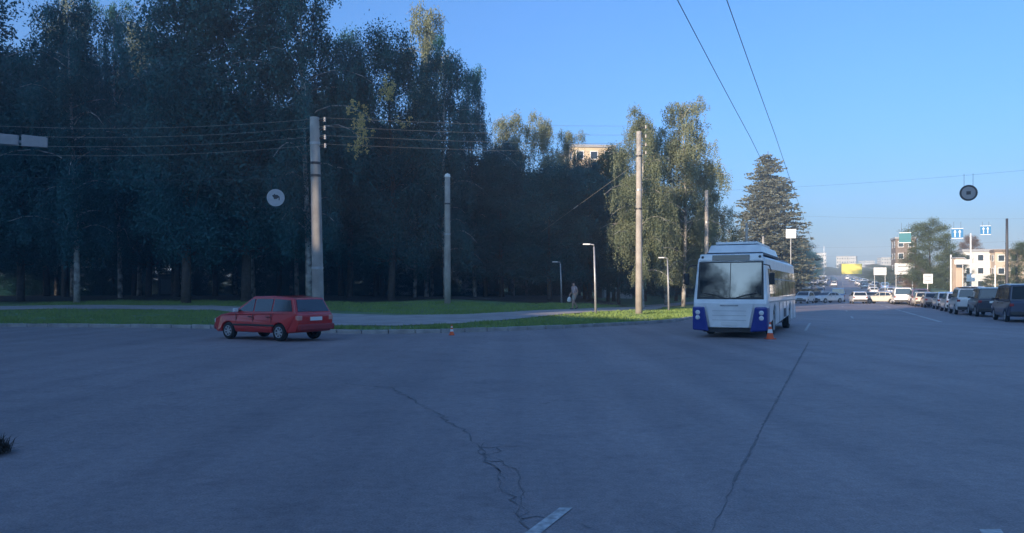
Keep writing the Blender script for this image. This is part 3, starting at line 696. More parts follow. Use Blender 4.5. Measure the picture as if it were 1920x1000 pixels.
def make_car(kind, paint, name='car', tailm=None, roofm=None, bumper=None):
    s = SPEC[kind]; L, Wd, wb, r = s['L'], s['W'], s['wb'], s['r']; hw = Wd / 2
    root = empty(name)
    fx, rx = s['hood'][-1], s['tail'][0]
    zb = s['gh'][0][1]
    ar = r + 0.05
    poly = [(rx[0] + .1, .30), (rx[0], .50), (rx[0] + .0, rx[1])] + s['tail'][1:] + [(s['gh'][0][0], zb + .02), (s['gh'][-1][0], s['gh'][-1][1] + .0)] + s['hood'] + [(fx[0] + .05, .50), (fx[0] - .02, .28)]
    low = [(fx[0] - .1, .24)] + [(p[0], max(p[1] - .32 + r * .9, .24)) for p in reversed(arch(wb, ar))] + [(p[0], max(p[1] - .32 + r * .9, .24)) for p in reversed(arch(-wb, ar))]
    poly = poly + low
    def wy(z): return hw * (1 - 0.05 * max(0, (z - .62) / .4) ** 2 - 0.06 * max(0, (.5 - z) / .3) ** 2)
    b = MB(); n = len(poly)
    vs = []
    for sg in (1, -1):
        for x, z in poly:
            e = min(1.0, (fx[0] + .1 - x) / .45, (x - rx[0] + .12) / .45); e = max(0, e)
            vs.append((x, sg * wy(z) * (0.90 + 0.10 * math.sqrt(e)), z))
    b.add(vs, [tuple(range(n)), tuple(range(2 * n - 1, n - 1, -1))] + [(i, (i + 1) % n, (i + 1) % n + n, i + n) for i in range(n)])
    g = s['gh']; zt = max(p[1] for p in g); yb = hw * 0.955; inset = 0.16 if kind != 'van' else 0.10
    def gy(z): return yb - inset * max(0, (z - zb)) / (zt - zb)
    k = len(g); gv = [(x, gy(z), z) for x, z in g] + [(x, -gy(z), z) for x, z in g]
    b.add(gv, [tuple(range(k)), tuple(range(2 * k - 1, k - 1, -1))] + [(i, i + k, i + 1 + k, i + 1) for i in range(k - 1)])
    b.build('body', paint, root, bevel=0.06, seg=3)
    if roofm:
        o = MB().box((g[2][0], 0, zt + 0.012), (g[3][0] - g[1][0] - .2, hw * 1.45, 0.03)).build('roof_panel', roofm, root, bevel=0.01)
    for sg in (1, -1):
        for w in s['win']:
            q = [(x, sg * (gy(z) + 0.004), z) for x, z in w]
            MB().slab(q, (0, sg, .25), 0.01).build('side_window', M_GLASS, root)
        for hx in (s['win'][1][0][0] + .12, s['win'][2][0][0] + .12):
            MB().box((hx, sg * (wy(zb - .12) + .012), zb - .12), (.16, .03, .03)).build('door_handle', M_BLACKP, root)
        mx = s['win'][2][-1][0] - .02
        MB().box((mx, sg * (hw + .06), zb + .09), (.09, .17, .12)).build('side_mirror', M_BLACKP if kind != 'estate' else M_SIGNW, root, bevel=0.02)
        MB().box((rx[0] + .06, sg * (hw - .15), rx[1] - .10), (.13, .20, .16)).build('tail_light', tailm or M_TAIL, root, bevel=0.02)
        MB().box((fx[0] - .03, sg * (hw - .22), fx[1] - .08), (.14, .34, .14)).build('headlight', M_LENS, root, bevel=0.03)
        for wx in (wb, -wb): add_wheel(root, wx, sg * (hw - .10), r, .19, sg)
    # windscreen and rear window sit just proud of the cabin faces
    for (p, q, nm) in ((g[-1], g[-2], 'windscreen'), (g[0], g[1], 'rear_window')):
        a = [(p[0] + (q[0] - p[0]) * .12, p[1] + (q[1] - p[1]) * .12), (p[0] + (q[0] - p[0]) * .90, p[1] + (q[1] - p[1]) * .90)]
        nx, nz = (q[1] - p[1]), -(q[0] - p[0]); ln = math.hypot(nx, nz); nx, nz = nx / ln, nz / ln
        if (nm == 'windscreen') != (nx > 0): nx, nz = -nx, -nz
        quad = [(a[0][0] + nx * .004, sy * (gy(a[0][1]) - .09), a[0][1] + nz * .004) for sy in (1, -1)] + [(a[1][0] + nx * .004, sy * (gy(a[1][1]) - .09), a[1][1] + nz * .004) for sy in (-1, 1)]
        MB().slab(quad, (nx, 0, nz), 0.01).build(nm, M_GLASS, root)
    MB().box((rx[0] - .03, 0, .46), (.14, Wd * .93, .20)).build('rear_bumper', bumper or M_BLACKP, root, bevel=0.04)
    MB().box((fx[0] + .05, 0, .42), (.14, Wd * .90, .20)).build('front_bumper', bumper or M_BLACKP, root, bevel=0.04)
    MB().box((rx[0] - .02, 0, rx[1] - .13), (.03, .52, .12)).build('number_plate', M_PLATE, root)
    MB().box((fx[0] + .06, 0, fx[1] - .10), (.03, .7, .10)).build('grille', M_BLACKP, root)
    return root

# red estate, turning away to the left
M_REDB = mat('red_bumper', (0.30, 0.02, 0.025), 0.5, var=0.2, scale=4)
car = make_car('estate', M_RED, 'estate_car', tailm=M_TAILP, bumper=M_REDB)
hd = Vector((-0.86, 0.51))
rw = Vector(((527 - 960) / F * 25.2, 25.2))           # rear left wheel on the road
left = Vector((-hd.y, hd.x))
ctr = rw + hd * 1.24 - left * 0.74
car.location = (ctr.x, ctr.y, 0); car.rotation_euler = (0, 0, math.atan2(hd.y, hd.x))
for sg in (1, -1):
    MB().box((0, sg * .838, .50), (2.0, .03, .07)).build('side_moulding', M_BLACKP, car, bevel=.01)
    for x_ in (-.87, -.01, .82): MB().box((x_, sg * .832, .62), (.014, .02, .50)).build('door_gap', M_BLACKP, car)
MB().tube([(-1.97, 0, .96), (-1.95, .3, 1.0), (-1.92, .45, 1.06)], .008, 5).build('rear_wiper', M_BLACKP, car)
tag(car, 'old red estate car turning left in front of the grass', 'car')

P_ = {n: mat('paint_' + n, c, 0.32, coat=0.5) for n, c in dict(white=(.70, .70, .69), silver=(.58, .59, .60), dark=(.03, .035, .05), navy=(.03, .045, .09), plum=(.09, .05, .09), grey=(.2, .21, .23), beige=(.55, .50, .42), blue=(.10, .2, .38)).items()}
AV = math.atan2(C, S)
def put_car(kind, paint, px, base, label, rz=0.0, group='traffic on the avenue', name=None, loc=None, **kw):
    o = make_car(kind, P_[paint], name or ('van' if kind == 'van' else 'car'), **kw)
    if loc is None:
        Y = EYE * F / (base - HY); X = (px - 960) / F * Y
    else: X, Y = loc
    o.location = (X, Y, rise(X, Y)); o.rotation_euler = (0, 0, AV + rz)
    return tag(o, label, 'van' if kind == 'van' else 'car', group)
put_car('van', 'navy', 1912, 602, 'dark blue van cut by the right edge of the photo')
put_car('suv', 'dark', 1852, 593, 'dark off-roader just left of the dark blue van')
put_car('suv', 'silver', 1812, 589, 'silver off-roader with dark roof in the queue on the right', roofm=M_BLACKP)
put_car('hatch', 'silver', 1772, 580, 'silver hatchback ahead of the silver off-roader')
put_car('sedan', 'grey', 1748, 576.5, 'grey saloon in the queue below the small white sign')
put_car('suv', 'plum', 1722, 573, 'dark plum coloured car in the queue right of the white billboard')
put_car('van', 'white', 1690, 571, 'white van under the white billboard')
put_car('sedan', 'beige', 1655, 569.5, 'pale saloon crossing left of the white van', rz=1.2)
put_car('hatch', 'white', 1609, 569.5, 'white hatchback in the middle of the far junction', rz=0.1)
put_car('sedan', 'grey', 1634, 566, 'grey saloon between the white hatchback and the pale saloon')
put_car('sedan', 'white', 1552, 568, 'white saloon facing left behind the trolleybus', rz=2.4)
put_car('van', 'blue', 1571, 566, 'pale blue van left of the white hatchback')
put_car('hatch', 'white', 1508, 569, 'white car showing right behind the trolleybus tail', rz=2.9)
put_car('sedan', 'dark', 1530, 566, 'dark saloon between the two white cars behind the trolleybus', rz=3.14)
rq = random.Random(4)
for lane, (v, rz) in enumerate(((8.6, 0), (11.6, 0), (1.5, 0), (-1.8, math.pi), (-4.9, math.pi))):
    u = 150 if lane else 118
    while u < 460:
        if rq.random() < 0.72:
            x, y = uv(u, v + rq.uniform(-.3, .3))
            kd = rq.choice(('sedan', 'hatch', 'suv')); pt = rq.choice(('white', 'silver', 'dark', 'grey', 'white', 'blue'))
            side = 'oncoming' if rz else 'departing'
            put_car(kd, pt, 0, 0, 'small distant %s %s car on the road climbing to the skyline' % (side, {'white': 'white', 'silver': 'silver', 'dark': 'black', 'grey': 'grey', 'blue': 'blue'}[pt]), rz, 'distant %s %s cars' % (side, pt), loc=(x, y))
        u += rq.uniform(9, 22) * (1 + u / 500)
for u, v, pt, kd, lab in ((70, 9.2, 'white', 'hatch', 'white hatchback squeezed between the silver off-roader and silver hatchback'), (91, 9.0, 'beige', 'hatch', 'beige hatchback between the grey saloon and the plum car'), (108, 8.8, 'dark', 'suv', 'dark off-roader ahead of the white van in the queue'), (114, 8.8, 'white', 'sedan', 'white saloon leading the right hand queue'), (46, 12.2, 'white', 'suv', 'pale off-roader mostly hidden behind the dark blue van'), (58, 12.1, 'silver', 'hatch', 'silver hatchback in the outer lane beside the dark off-roader'), (70, 12.2, 'beige', 'sedan', 'beige saloon in the outer lane beside the beige pillar'), (82, 12.1, 'white', 'van', 'white van in the outer lane below the white road sign'), (94, 12.2, 'blue', 'hatch', 'blue hatchback in the outer lane under the big round tree'), (52, 11.7, 'dark', 'sedan', 'dark saloon half hidden by the dark blue van, outer lane'), (64, 11.8, 'grey', 'suv', 'grey off-roader in the outer lane behind the silver off-roader'), (76, 11.7, 'white', 'hatch', 'white hatchback in the outer lane of the queue'), (88, 11.7, 'dark', 'sedan', 'dark saloon in the outer lane under the big round tree'), (100, 11.8, 'silver', 'sedan', 'silver saloon at the far end of the outer lane queue')):
    put_car(kd, pt, 0, 0, lab, loc=uv(u, v))

# ------------------------------------------------------------------ trolleybus
BD = R(25); bus = empty('trolleybus', (7.6, 27.0, 0), math.atan2(-math.cos(BD), -math.sin(BD)))
tag(bus, 'white trolleybus with blue front corners stopped facing the camera', 'trolleybus')
def bb(x0, x1, y0, y1, z0, z1, name, m, parent=bus, bevel=0.0):
    return MB().box(((x0 + x1) / 2, (y0 + y1) / 2, (z0 + z1) / 2), (x1 - x0, y1 - y0, z1 - z0)).build(name, m, parent, bevel=bevel)
LN = -11.0
# body: side polygon with wheel arches, rounded roof
def barch(cx, r=.58, n=10): return [(cx - r * math.cos(math.pi * i / n), .34 + .22 + r * math.sin(math.pi * i / n)) for i in range(n + 1)]
poly = [(0, .34), (0.06, 1.2), (-.02, 1.35), (-.26, 2.70), (-.32, 2.82), (LN + .1, 2.82), (LN, 2.6), (LN, .40)] + barch(-8.15) + barch(-2.35)
poly = [(x, z if z > .56 else min(z, .36)) for x, z in poly]
b = MB(); n = len(poly)
def bw(z): return 1.25 - (0.10 * max(0, (z - 1.4) / 1.42))
b.add([(x, sg * bw(z), z) for sg in (1, -1) for x, z in poly], [tuple(range(n)), tuple(range(2 * n - 1, n - 1, -1))] + [(i, (i + 1) % n, (i + 1) % n + n, i + n) for i in range(n)])
body = b.build('body', M_BUSW, bus, bevel=0.06, seg=3)
# cambered roof
b = MB(); prof = [(-1.13, 2.80), (-1.0, 2.90), (-.5, 2.965), (0, 2.985), (.5, 2.965), (1.0, 2.90), (1.13, 2.80)]; k = len(prof)
b.add([(x, y, z - (.04 if x > -1 else 0)) for x in (-.32, -.6, LN + .2) for y, z in prof], [(i * k + j, i * k + j + 1, (i + 1) * k + j + 1, (i + 1) * k + j) for i in range(2) for j in range(k - 1)] + [tuple(range(k)), tuple(range(3 * k - 1, 2 * k - 1, -1))])
b.build('roof', M_BUSW, bus, smooth=False)
# windscreen on the raked front, in two panes, with seal
def front(y, z, off): 
    t = (z - 1.35) / 1.35; return (-.02 - .24 * t + off, y, z)
for y0, y1 in ((-1.07, -.012), (.012, 1.07)):
    q = [front(y0, 1.40, .006), front(y1, 1.40, .006), front(y1 * .97, 2.62, .006), front(y0 * .97, 2.62, .006)]
    MB().slab(q, (1, 0, .1), .012).build('windscreen', M_GLASSB, bus)
q = [front(-1.14, 1.345, .001), front(1.14, 1.345, .001), front(1.10, 2.67, .001), front(-1.10, 2.67, .001)]
MB().slab(q, (1, 0, .1), .004).build('windscreen_seal', M_BLACKP, bus)
# header with destination display
b = MB(); b.prism([(-.30, 2.68), (-.225, 2.69), (-.27, 2.93), (-.40, 2.95)], -1.08, 1.08); b.build('header', M_BUSW, bus, bevel=0.03)
MB().slab([(-.226, -.64, 2.71), (-.226, .64, 2.71), (-.262, .64, 2.90), (-.262, -.64, 2.90)], (1, 0, .12), .012).build('destination_display', M_DISP, bus)
for sg in (1, -1): MB().lathe([(.001, .02), (.045, .02), (.05, 0)], 10, 'X', (-.255, sg * .98, 2.83)).build('marker_lamp', M_DARKM, bus)
# white trapezoid apron, blue corners
MB().slab([(.055, -.66, .36), (.055, .66, .36), (.075, .82, 1.22), (.075, -.82, 1.22)], (1, 0, 0), .05).build('front_apron', M_BUSW, bus, bevel=0.02)
MB().box((.135, 0, 1.13), (.02, .62, .05)).build('emblem_bar', M_GALV, bus, bevel=0.01)
MB().box((.12, 0, .50), (.03, .55, .12)).build('number_plate', M_PLATE, bus)
for sg in (1, -1):
    b = MB(); b.slab([(.02, sg * .70, .22), (.02, sg * 1.26, .26), (.02, sg * 1.27, 1.08), (.02, sg * .86, 1.08)], (1, 0, 0), .13)
    cb = b.build('bumper_corner', M_BUSB, bus, bevel=0.05, seg=3)
    bb(-.55, .02, sg * 1.24 - .03, sg * 1.24 + .035, .26, 1.05, 'corner_return', M_BUSB, bevel=0.02)
    for yy, zz in ((1.08, .88), (1.08, .70)):
        MB().lathe([(.001, .05), (.05, .045), (.075, .02), (.085, 0)], 14, 'X', (.15, sg * yy, zz)).build('headlight', M_LENS, cb)
    # mirrors
    MB().tube([(.0, sg * 1.15, 2.55), (.25, sg * 1.35, 2.5), (.28, sg * 1.42, 2.3)], .02, 6).build('mirror_arm', M_DARKM, bus)
    bb(.22, .32, sg * 1.44 - .09, sg * 1.44 + .09, 1.85, 2.25, 'wing_mirror', M_BLACKP, bevel=0.03)
    MB().tube([(.02, sg * .15, 1.38), (.03, sg * .55, 1.50), (.01, sg * .9, 1.56)], .012, 5).build('wiper', M_BLACKP, bus)
bb(-.35, .03, -.9, .9, .20, .345, 'under_skirt', M_BLACKP)
bb(LN + .6, -.6, -1.0, 1.0, .30, .42, 'underframe', M_BLACKP)
# side windows, both sides
for sg in (1, -1):
    xs_ = [-.75, -2.05, -3.5, -4.95, -6.4, -7.85, -9.3, -10.75]
    for i in range(7):
        x0, x1 = xs_[i] - .06, xs_[i + 1] + .06
        o = [(x0, sg * (bw(1.42) + .003), 1.42), (x1, sg * (bw(1.42) + .003), 1.42), (x1, sg * (bw(2.42) + .003), 2.42), (x0, sg * (bw(2.42) + .003), 2.42)]
        w = MB().slab(o, (0, sg, .07), .012).build('side_window', M_GLASSB, bus)
        MB().slab([(x0 - .03, sg * (bw(2.1) + .016), 2.06), (x1 + .03, sg * (bw(2.1) + .016), 2.06), (x1 + .03, sg * (bw(2.1) + .016), 2.10), (x0 - .03, sg * (bw(2.1) + .016), 2.10)], (0, sg, .07), .012).build('window_bar', M_GALV, w)
    bb(LN + .05, -.6, sg * 1.25 - .012, sg * 1.25 + .016, 1.22, 1.27, 'side_trim', M_GALV)
    for wx in (-2.35, -8.15): add_wheel(bus, wx, sg * 1.08, .48, .27, sg)
bb(LN - .03, LN + .02, -1.0, 1.0, 1.45, 2.5, 'rear_window', M_GLASSB)
for sg in (1, -1):
    for x_ in (-.62, -3.9, -5.2, -6.6, -9.5): MB().box((x_, sg * 1.252, .80), (.014, .012, .80)).build('panel_seam', M_ROOFD, bus)
MB().box((-5.9, 1.256, .75), (.7, .02, .35)).build('side_vent', M_ROOFD, bus)
for z_ in (.62, .78, .94): MB().box((.118, 0, z_), (.012, 1.15, .012)).build('apron_crease', M_GALV, bus)
# roof equipment
bb(-6.4, -.95, -.98, .98, 2.94, 3.02, 'equipment_base', M_ROOFD)
b = MB(); b.add([(-1.0, -.95, 3.02), (-1.0, .95, 3.02), (-1.15, .86, 3.30), (-1.15, -.86, 3.30), (-6.2, -.95, 3.02), (-6.2, .95, 3.02), (-6.1, .86, 3.30), (-6.1, -.86, 3.30)], [(0, 1, 2, 3), (4, 7, 6, 5), (3, 2, 6, 7), (0, 3, 7, 4), (1, 5, 6, 2)])
b.build('equipment_cover', M_BUSW, bus, bevel=0.03)
bb(-5.2, -1.55, -.66, .66, 3.30, 3.345, 'upper_gap', M_ROOFD)
bb(-5.3, -1.45, -.74, .74, 3.345, 3.43, 'upper_cover', M_BUSW, bevel=0.02)
for y in (-.3, .3):
    pb = MB().lathe([(.16, 3.43), (.14, 3.55), (.06, 3.62), (.001, 3.64)], 10, 'Z', (-4.4, y, 0)).build('pole_base', M_DARKM, bus)
    MB().tube([(-4.4, y, 3.58), (-7.5, y * 1.05, 3.52), (-10.7, y * 1.1, 3.42)], [.04, .032, .022], 7).build('trolley_pole', M_DARKM, bus)
MB().tube([(-10.6, -.6, 3.30), (-10.6, .6, 3.30)], .03, 6).build('pole_rest', M_DARKM, bus)
for y in (-.55, .55): MB().tube([(-10.6, y, 2.85), (-10.6, y, 3.30)], .02, 6).build('rest_leg', M_DARKM, bus)
for i in range(6): MB().tube([(-7.1 - i * .5, .75, 2.93), (-7.1 - i * .5, 1.05, 2.93)], .015, 5).build('ladder_rung', M_GALV, bus)

# ------------------------------------------------------------------ cones
def cone(loc, H, label, tilt=0.0):
    root = empty('traffic_cone', loc)
    MB().box((0, 0, .015), (H * .55, H * .55, .03)).build('base', M_ORANGE, root, bevel=.008)
    r = lambda z: H * .19 * (1 - z / H) + .02
    for z0, z1, m, nm in ((.03, .36, M_ORANGE, 'lower_sleeve'), (.36, .58, M_SIGNW, 'white_band'), (.58, .74, M_ORANGE, 'upper_sleeve'), (.74, .86, M_SIGNW, 'white_band'), (.86, 1.0, M_ORANGE, 'tip')):
        MB().lathe([(.001, z0 * H), (r(z0 * H), z0 * H), (r(z1 * H), z1 * H), (.001, z1 * H)], 14).build(nm, m, root, smooth=False)
    return tag(root, label, 'traffic cone', 'traffic cones')
cone(on(1444, 26.3) * 1 + Vector((0, 0, -hgt(*on(1444, 26.3)[:2]))), .58, 'orange and white traffic cone at the front corner of the trolleybus')
cone(Vector((on(847, 28.6).x, 28.6, 0)), .38, 'small red and white traffic cone standing alone by the kerb')
# ------------------------------------------------------------------ poles and wires
def pole(name, base, H, r0, r1, label, lean=(0, 0), arms=(), bands=(), cap=False, m=M_CONC, group='poles'):
    root = empty(name, base)
    top = Vector((lean[0], lean[1], H))
    MB().tube([top * t + Vector((0, 0, -.3 if t == 0 else 0)) for t in (0, .25, .5, .75, 1)], [r0 + (r1 - r0) * t for t in (0, .25, .5, .75, 1)], 14).build('shaft', m, root, smooth=True)
    if cap: MB().lathe([(r1 * 1.02, 0), (r1 * 1.1, .04), (r1 * .9, .2), (.001, .26)], 12, 'Z', tuple(top - Vector((0, 0, .02)))).build('cap', M_SIGNW, root)
    for z, mm in bands:
        rr = r0 + (r1 - r0) * z / H; c = top * (z / H)
        MB().lathe([(rr, -.05), (rr + .018, -.05), (rr + .018, .05), (rr, .05)], 14, 'Z', tuple(c)).build('band', mm, root)
    for z, side, ln in arms:
        c = top * (z / H); d = Vector((side[0], side[1], 0)).normalized()
        a = MB().tube([c, c + d * ln], .025, 6).build('bracket', M_DARKM, root)
        e = c + d * ln
        MB().lathe([(.02, -.08), (.055, -.06), (.03, -.02), (.06, .02), (.03, .06), (.045, .10), (.001, .12)], 10, 'Z', tuple(e + Vector((0, 0, .02)))).build('insulator', M_PORC, a)
    return tag(root, label, 'pole', group)
P1 = Vector((-7.75, 31.0, hgt(-7.75, 31.0))); P2 = on(1198, 45.5); P0 = Vector((-24.5, 28.0, 0.0)); P3 = on(839, 51)
z1 = [EYE + (HY - y_) / F * 31 for y_ in (226, 242, 259, 275)]; z2 = [EYE + (HY - y_) / F * 45.5 for y_ in (240, 257, 273, 288)]
z0 = [8.0, 7.65, 7.3, 6.95]
pole('concrete_pole', P1, 8.6 - P1.z, .235, .185, 'thick leaning concrete pole behind the red car', lean=(-.18, 0.05), arms=[(z - P1.z, (1, -.1), .42) for z in z1], bands=[(7.4, M_GALV), (6.6, M_DARKM), (6.1, M_DARKM), (2.4, M_GALV)])
pole('concrete_pole', P2, 11.0 - P2.z, .21, .15, 'tall slim sunlit concrete pole in front of the birches', arms=[(z - P2.z, (1, -.2), .4) for z in z2], bands=[(7.3, M_GALV), (9.3, M_DARKM), (6.2, M_DARKM)])
pole('concrete_pole', P3, EYE + (HY - 332) / F * 51 - P3.z, .22, .18, 'middle concrete pole with a white cap at the edge of the wood', cap=True, bands=[(4.6, M_GALV), (6.6, M_DARKM)])
pole('concrete_pole', P0, 8.6, .26, .2, 'concrete pole out of the photo on the left carrying the wire ends', arms=[(z, (1, 0), .4) for z in z0])
POLES = []
for i, (u, lab) in enumerate(((64, 'slim concrete pole rising behind the trolleybus front'), (97, 'concrete pole just left of the spruce'), (122, 'concrete pole in front of the spruce foot'), (150, 'far concrete pole right of the spruce'))):
    x, y = uv(u, -9.2); POLES.append(pole('concrete_pole', (x, y, hgt(x, y)), 9.6, .19, .14, lab, bands=[(7, M_GALV)]))
PR = [uv(38, 20.5), uv(84, 22)]
for i, (q, lab) in enumerate(zip(PR, ('concrete pole out of the photo on the right holding the span cable', 'concrete pole out of the photo on the right holding the lane sign cable'))): pole('concrete_pole', (*q, .1), 9.0, .2, .15, lab)
x = (1888 - 960) / F * 92; pole('dark_pole', (x, 92, .1), EYE + (HY - 410) / F * 92 - .1, .2, .13, 'tall dark pole in front of the peach building', m=M_DARKM)
x = (1820 - 960) / F * 105; pole('white_pole', (x, 105, .1), EYE + (HY - 438) / F * 105 - .1, .13, .09, 'slim white pole left of the peach building', m=M_SIGNW, bands=[(2.5, M_YEL), (3.0, M_YEL)])
for px, Y, top, lab in ((1783, 100, 478, 'slim white post beside the beige pillar'), (1866, 112, 498, 'low thin post before the peach building'), (1487, 150, 505, 'slim white post close behind the trolleybus tail'), (1497, 175, 506, 'thin white post second behind the trolleybus tail'), (1545, 300, 462, 'far slender white pole near the middle of the skyline')):
    x = (px - 960) / F * Y; z = hgt(x, Y); pole('white_post', (x, Y, z), EYE + (HY - top) / F * Y - z, .12, .09, lab, m=M_SIGNW)
# beige pillar
x = (1796 - 960) / F * 98; root = empty('advertising_pillar', (x, 98, .1))
MB().box((0, 0, 2.8), (.95, .95, 5.6)).build('shaft', M_PEACH, root, bevel=.05); MB().box((0, 0, .2), (1.2, 1.2, .4)).build('plinth', M_SIGNG, root); MB().box((0, 0, 5.68), (1.15, 1.15, .16)).build('cap', M_SIGNG, root)
tag(root, 'tall beige square pillar beside the queue of cars', 'pillar')

def wire(name, pts, r, m, label, sag=0.0, n=10, group=None, cat='wire'):
    P = []
    for (a, c), sg in zip(zip(pts, pts[1:]), sag if isinstance(sag, (list, tuple)) else [sag] * (len(pts) - 1)):
        a, c = Vector(a), Vector(c)
        for i in range(n):
            t = i / n; P.append(a.lerp(c, t) - Vector((0, 0, 4 * sg * t * (1 - t))))
    P.append(Vector(pts[-1])); b = MB().tube(P, r, 5)
    return tag(b.build(name, m), label, cat, group)
for i, w in enumerate(('topmost', 'second', 'third', 'lowest')):
    a = Vector((P0.x + .4, P0.y, z0[i])); q = Vector((P1.x + .26, P1.y, z1[i] + .1)); c = Vector((P2.x + .4, P2.y - .1, z2[i] + .1))
    f = c + (Vector((*uv(64, -9.2), 0)) - Vector((P2.x, P2.y, 0))); f.z = 9.4 - .35 * i
    wire('overhead_wire', [a, q, c, f], .0065, M_WIREP, w + ' of the four pale wires strung between the concrete poles', [.45, .12, .3], 14, 'four parallel wires')
# stay cable of the slim pole with its insulator
a = Vector((P2.x, P2.y, EYE + (HY - 303) / F * 45.5)); c = at(1010, 439, 64)
st = empty('stay_cable', c); MB().tube([a - c, Vector((0, 0, 0))], .009, 6).build('cable', M_WIREP, st)
t_ = .55; m_ = (a - c) * (1 - t_); dd = (a - c).normalized(); MB().tube([m_ - dd * .5, m_ - dd * .3, m_ + dd * .3, m_ + dd * .5], [.015, .04, .04, .015], 8).build('insulator', M_PORC, st)
MB().lathe([(.001, -.08), (.07, -.06), (.07, .06), (.001, .08)], 8).build('clamp', M_DARKM, st)
tag(st, 'slanting pale stay cable running down left from the slim pole', 'cable')
# trolley contact wires
for v, lab in ((-2.0, 'left trolley contact wire overhead, leading to the trolleybus'), (-1.35, 'right trolley contact wire overhead, leading up the avenue')):
    us_ = [-30, 0, 22, 46, 64, 97, 122, 150, 190, 240, 300]
    wire('trolley_wire', [(*uv(u, v), 5.85 + rise(*uv(u, v))) for u in us_], .0065, M_WIRE, lab, .06, 6, 'trolley contact wires')
# span cables
def span(a, c, lab, sag=.25, r=.004): return wire('span_cable', [a, c], r, M_WIRE, lab, sag, 16, 'span cables', 'cable')
span((P1.x, P1.y, 6.2), (P0.x, P0.y, 6.2), 'thin span cable carrying the round white sign', .3)
span((P2.x, P2.y, 7.4), (*PR[0], 7.6), 'thin span cable across the avenue carrying the round dark sign', .5)
span((*uv(64, -9.2), 8.0), (*PR[1], 8.2), 'thin span cable across the avenue carrying the blue lane signs', .3)
for u in (97, 122):
    span((*uv(u, -10), 7.0), (*uv(u, 19), 7.0), 'thin span cable over the far avenue, %s of the pair' % ('nearer' if u < 100 else 'farther'), .4)

# ------------------------------------------------------------------ hanging signs
def disc(r, y0, y1, n=28, r0=0.0): 
    return MB().lathe([(max(r0, .001), y0), (r, y0), (r, y1), (max(r0, .001), y1)] + ([(max(r0, .001), y0)] if r0 else []), n, 'Y')
M_SIGNM = mat('sign_dull_white', (.46, .47, .48), .5, var=.15, scale=7)
def round_sign(loc, rz, r, face, rim, mark, label, cable_z):
    root = empty('hanging_sign', loc, rz)
    disc(r, -.012, .012).build('disc', face, root)
    disc(r * 1.02, -.022, .016, r0=r * .80).build('rim', rim, root)
    b = MB()      # bent arrow: stem, curve, head
    b.add([(x, -.020, z) for x, z in ((-.22 * r, -.02 * r), (-.22 * r, -.16 * r), (.12 * r, -.16 * r), (.34 * r, .02 * r), (.34 * r, -.30 * r), (.46 * r, -.30 * r), (.46 * r, .12 * r), (.20 * r, .34 * r), (-.06 * r, .34 * r), (-.06 * r, .48 * r), (-.42 * r, .22 * r))], [tuple(range(11))]) if mark == 'arrow' else b.box((0, -.021, 0), (.5 * r, .006, .42 * r))
    b.build('symbol', M_DARKM, root)
    for s_ in (-1, 1): MB().tube([(s_ * r * .5, 0, r * .82), (s_ * r * .5, 0, cable_z - loc[2])], .008, 5).build('hanger', M_DARKM, root)
    return tag(root, label, 'road sign', 'round hanging signs')
x = (517 - 960) / F * 30.6; round_sign((x, 30.6, EYE + (HY - 371) / F * 30.6), .15, .335, M_SIGNM, M_SIGNM, 'arrow', 'round white sign with dark bent arrow hanging before the dark wood', 6.13)
x = (1816 - 960) / F * 35.4; round_sign((x, 35.4, EYE + (HY - 362) / F * 35.4), -.35, .36, M_SIGNG, M_DARKM, 'block', 'round grey sign with dark rim hanging against the sky on the right', 7.0)
def lane_sign(px, py, Y, s_, face, lab, marks=True):
    p = at(px, py, Y); root = empty('lane_sign', p, -.3)
    MB().box((0, 0, 0), (s_, .03, s_)).build('panel', face, root, bevel=.01)
    MB().box((0, -.018, s_ * .46), (s_, .008, s_ * .06)).build('border', M_SIGNW, root); MB().box((0, -.018, -s_ * .46), (s_, .008, s_ * .06)).build('border', M_SIGNW, root)
    if marks:
        for dx in (-.2, .2): MB().add([(x_ * s_ + dx * s_, -.020, z_ * s_) for x_, z_ in ((-.04, -.35), (.04, -.35), (.04, .1), (.13, .1), (0, .36), (-.13, .1), (-.04, .1))], [tuple(range(7))]).build('arrow', M_SIGNW, root)
    for dx in (-.3, .3): MB().tube([(dx * s_, 0, s_ / 2), (dx * s_, 0, 8.0 - p.z - .12)], .01, 5).build('hanger', M_DARKM, root)
    return tag(root, lab, 'road sign', 'lane signs over the avenue')
lane_sign(1795, 438, 70, .95, M_SIGNB, 'blue hanging lane sign just right of the big round tree')
lane_sign(1848, 432, 70, .85, M_SIGNB, 'blue hanging lane sign farthest right against the sky')
lane_sign(1697, 446, 71, 1.0, M_SIGNT, 'teal hanging sign panel left of the big round tree', False)

# ------------------------------------------------------------------ boards on posts
def board(name, px, y0, y1, halfpx, Y, face, label, posts=2, cat='sign', rows=0, post_m=M_GALV, thick=.15):
    x = (px - 960) / F * Y; z = hgt(x, Y); root = empty(name, (x, Y, z), -.2)
    zt, zb_ = EYE + (HY - y0) / F * Y - z, EYE + (HY - y1) / F * Y - z; w = 2 * halfpx / F * Y
    MB().box((0, 0, (zt + zb_) / 2), (w, thick, zt - zb_)).build('panel', face, root, bevel=.02)
    for i in range(rows): MB().box((0, -thick / 2 - .006, zb_ + (zt - zb_) * (i + .7) / (rows + .4)), (w * .7, .01, (zt - zb_) * .10)).build('text_line', M_SIGNG, root)
    for i in range(posts):
        xx = 0 if posts == 1 else (-.42 + .84 * i) * w
        MB().tube([(xx, thick * .5 + .06, -.2), (xx, thick * .5 + .06, zt - .05)], .06, 8).build('post', post_m, root)
    return tag(root, label, cat)
board('billboard', 1696, 494, 515, 17, 128, M_SIGNW, 'white billboard on two posts left of the big round tree', rows=2, cat='billboard')
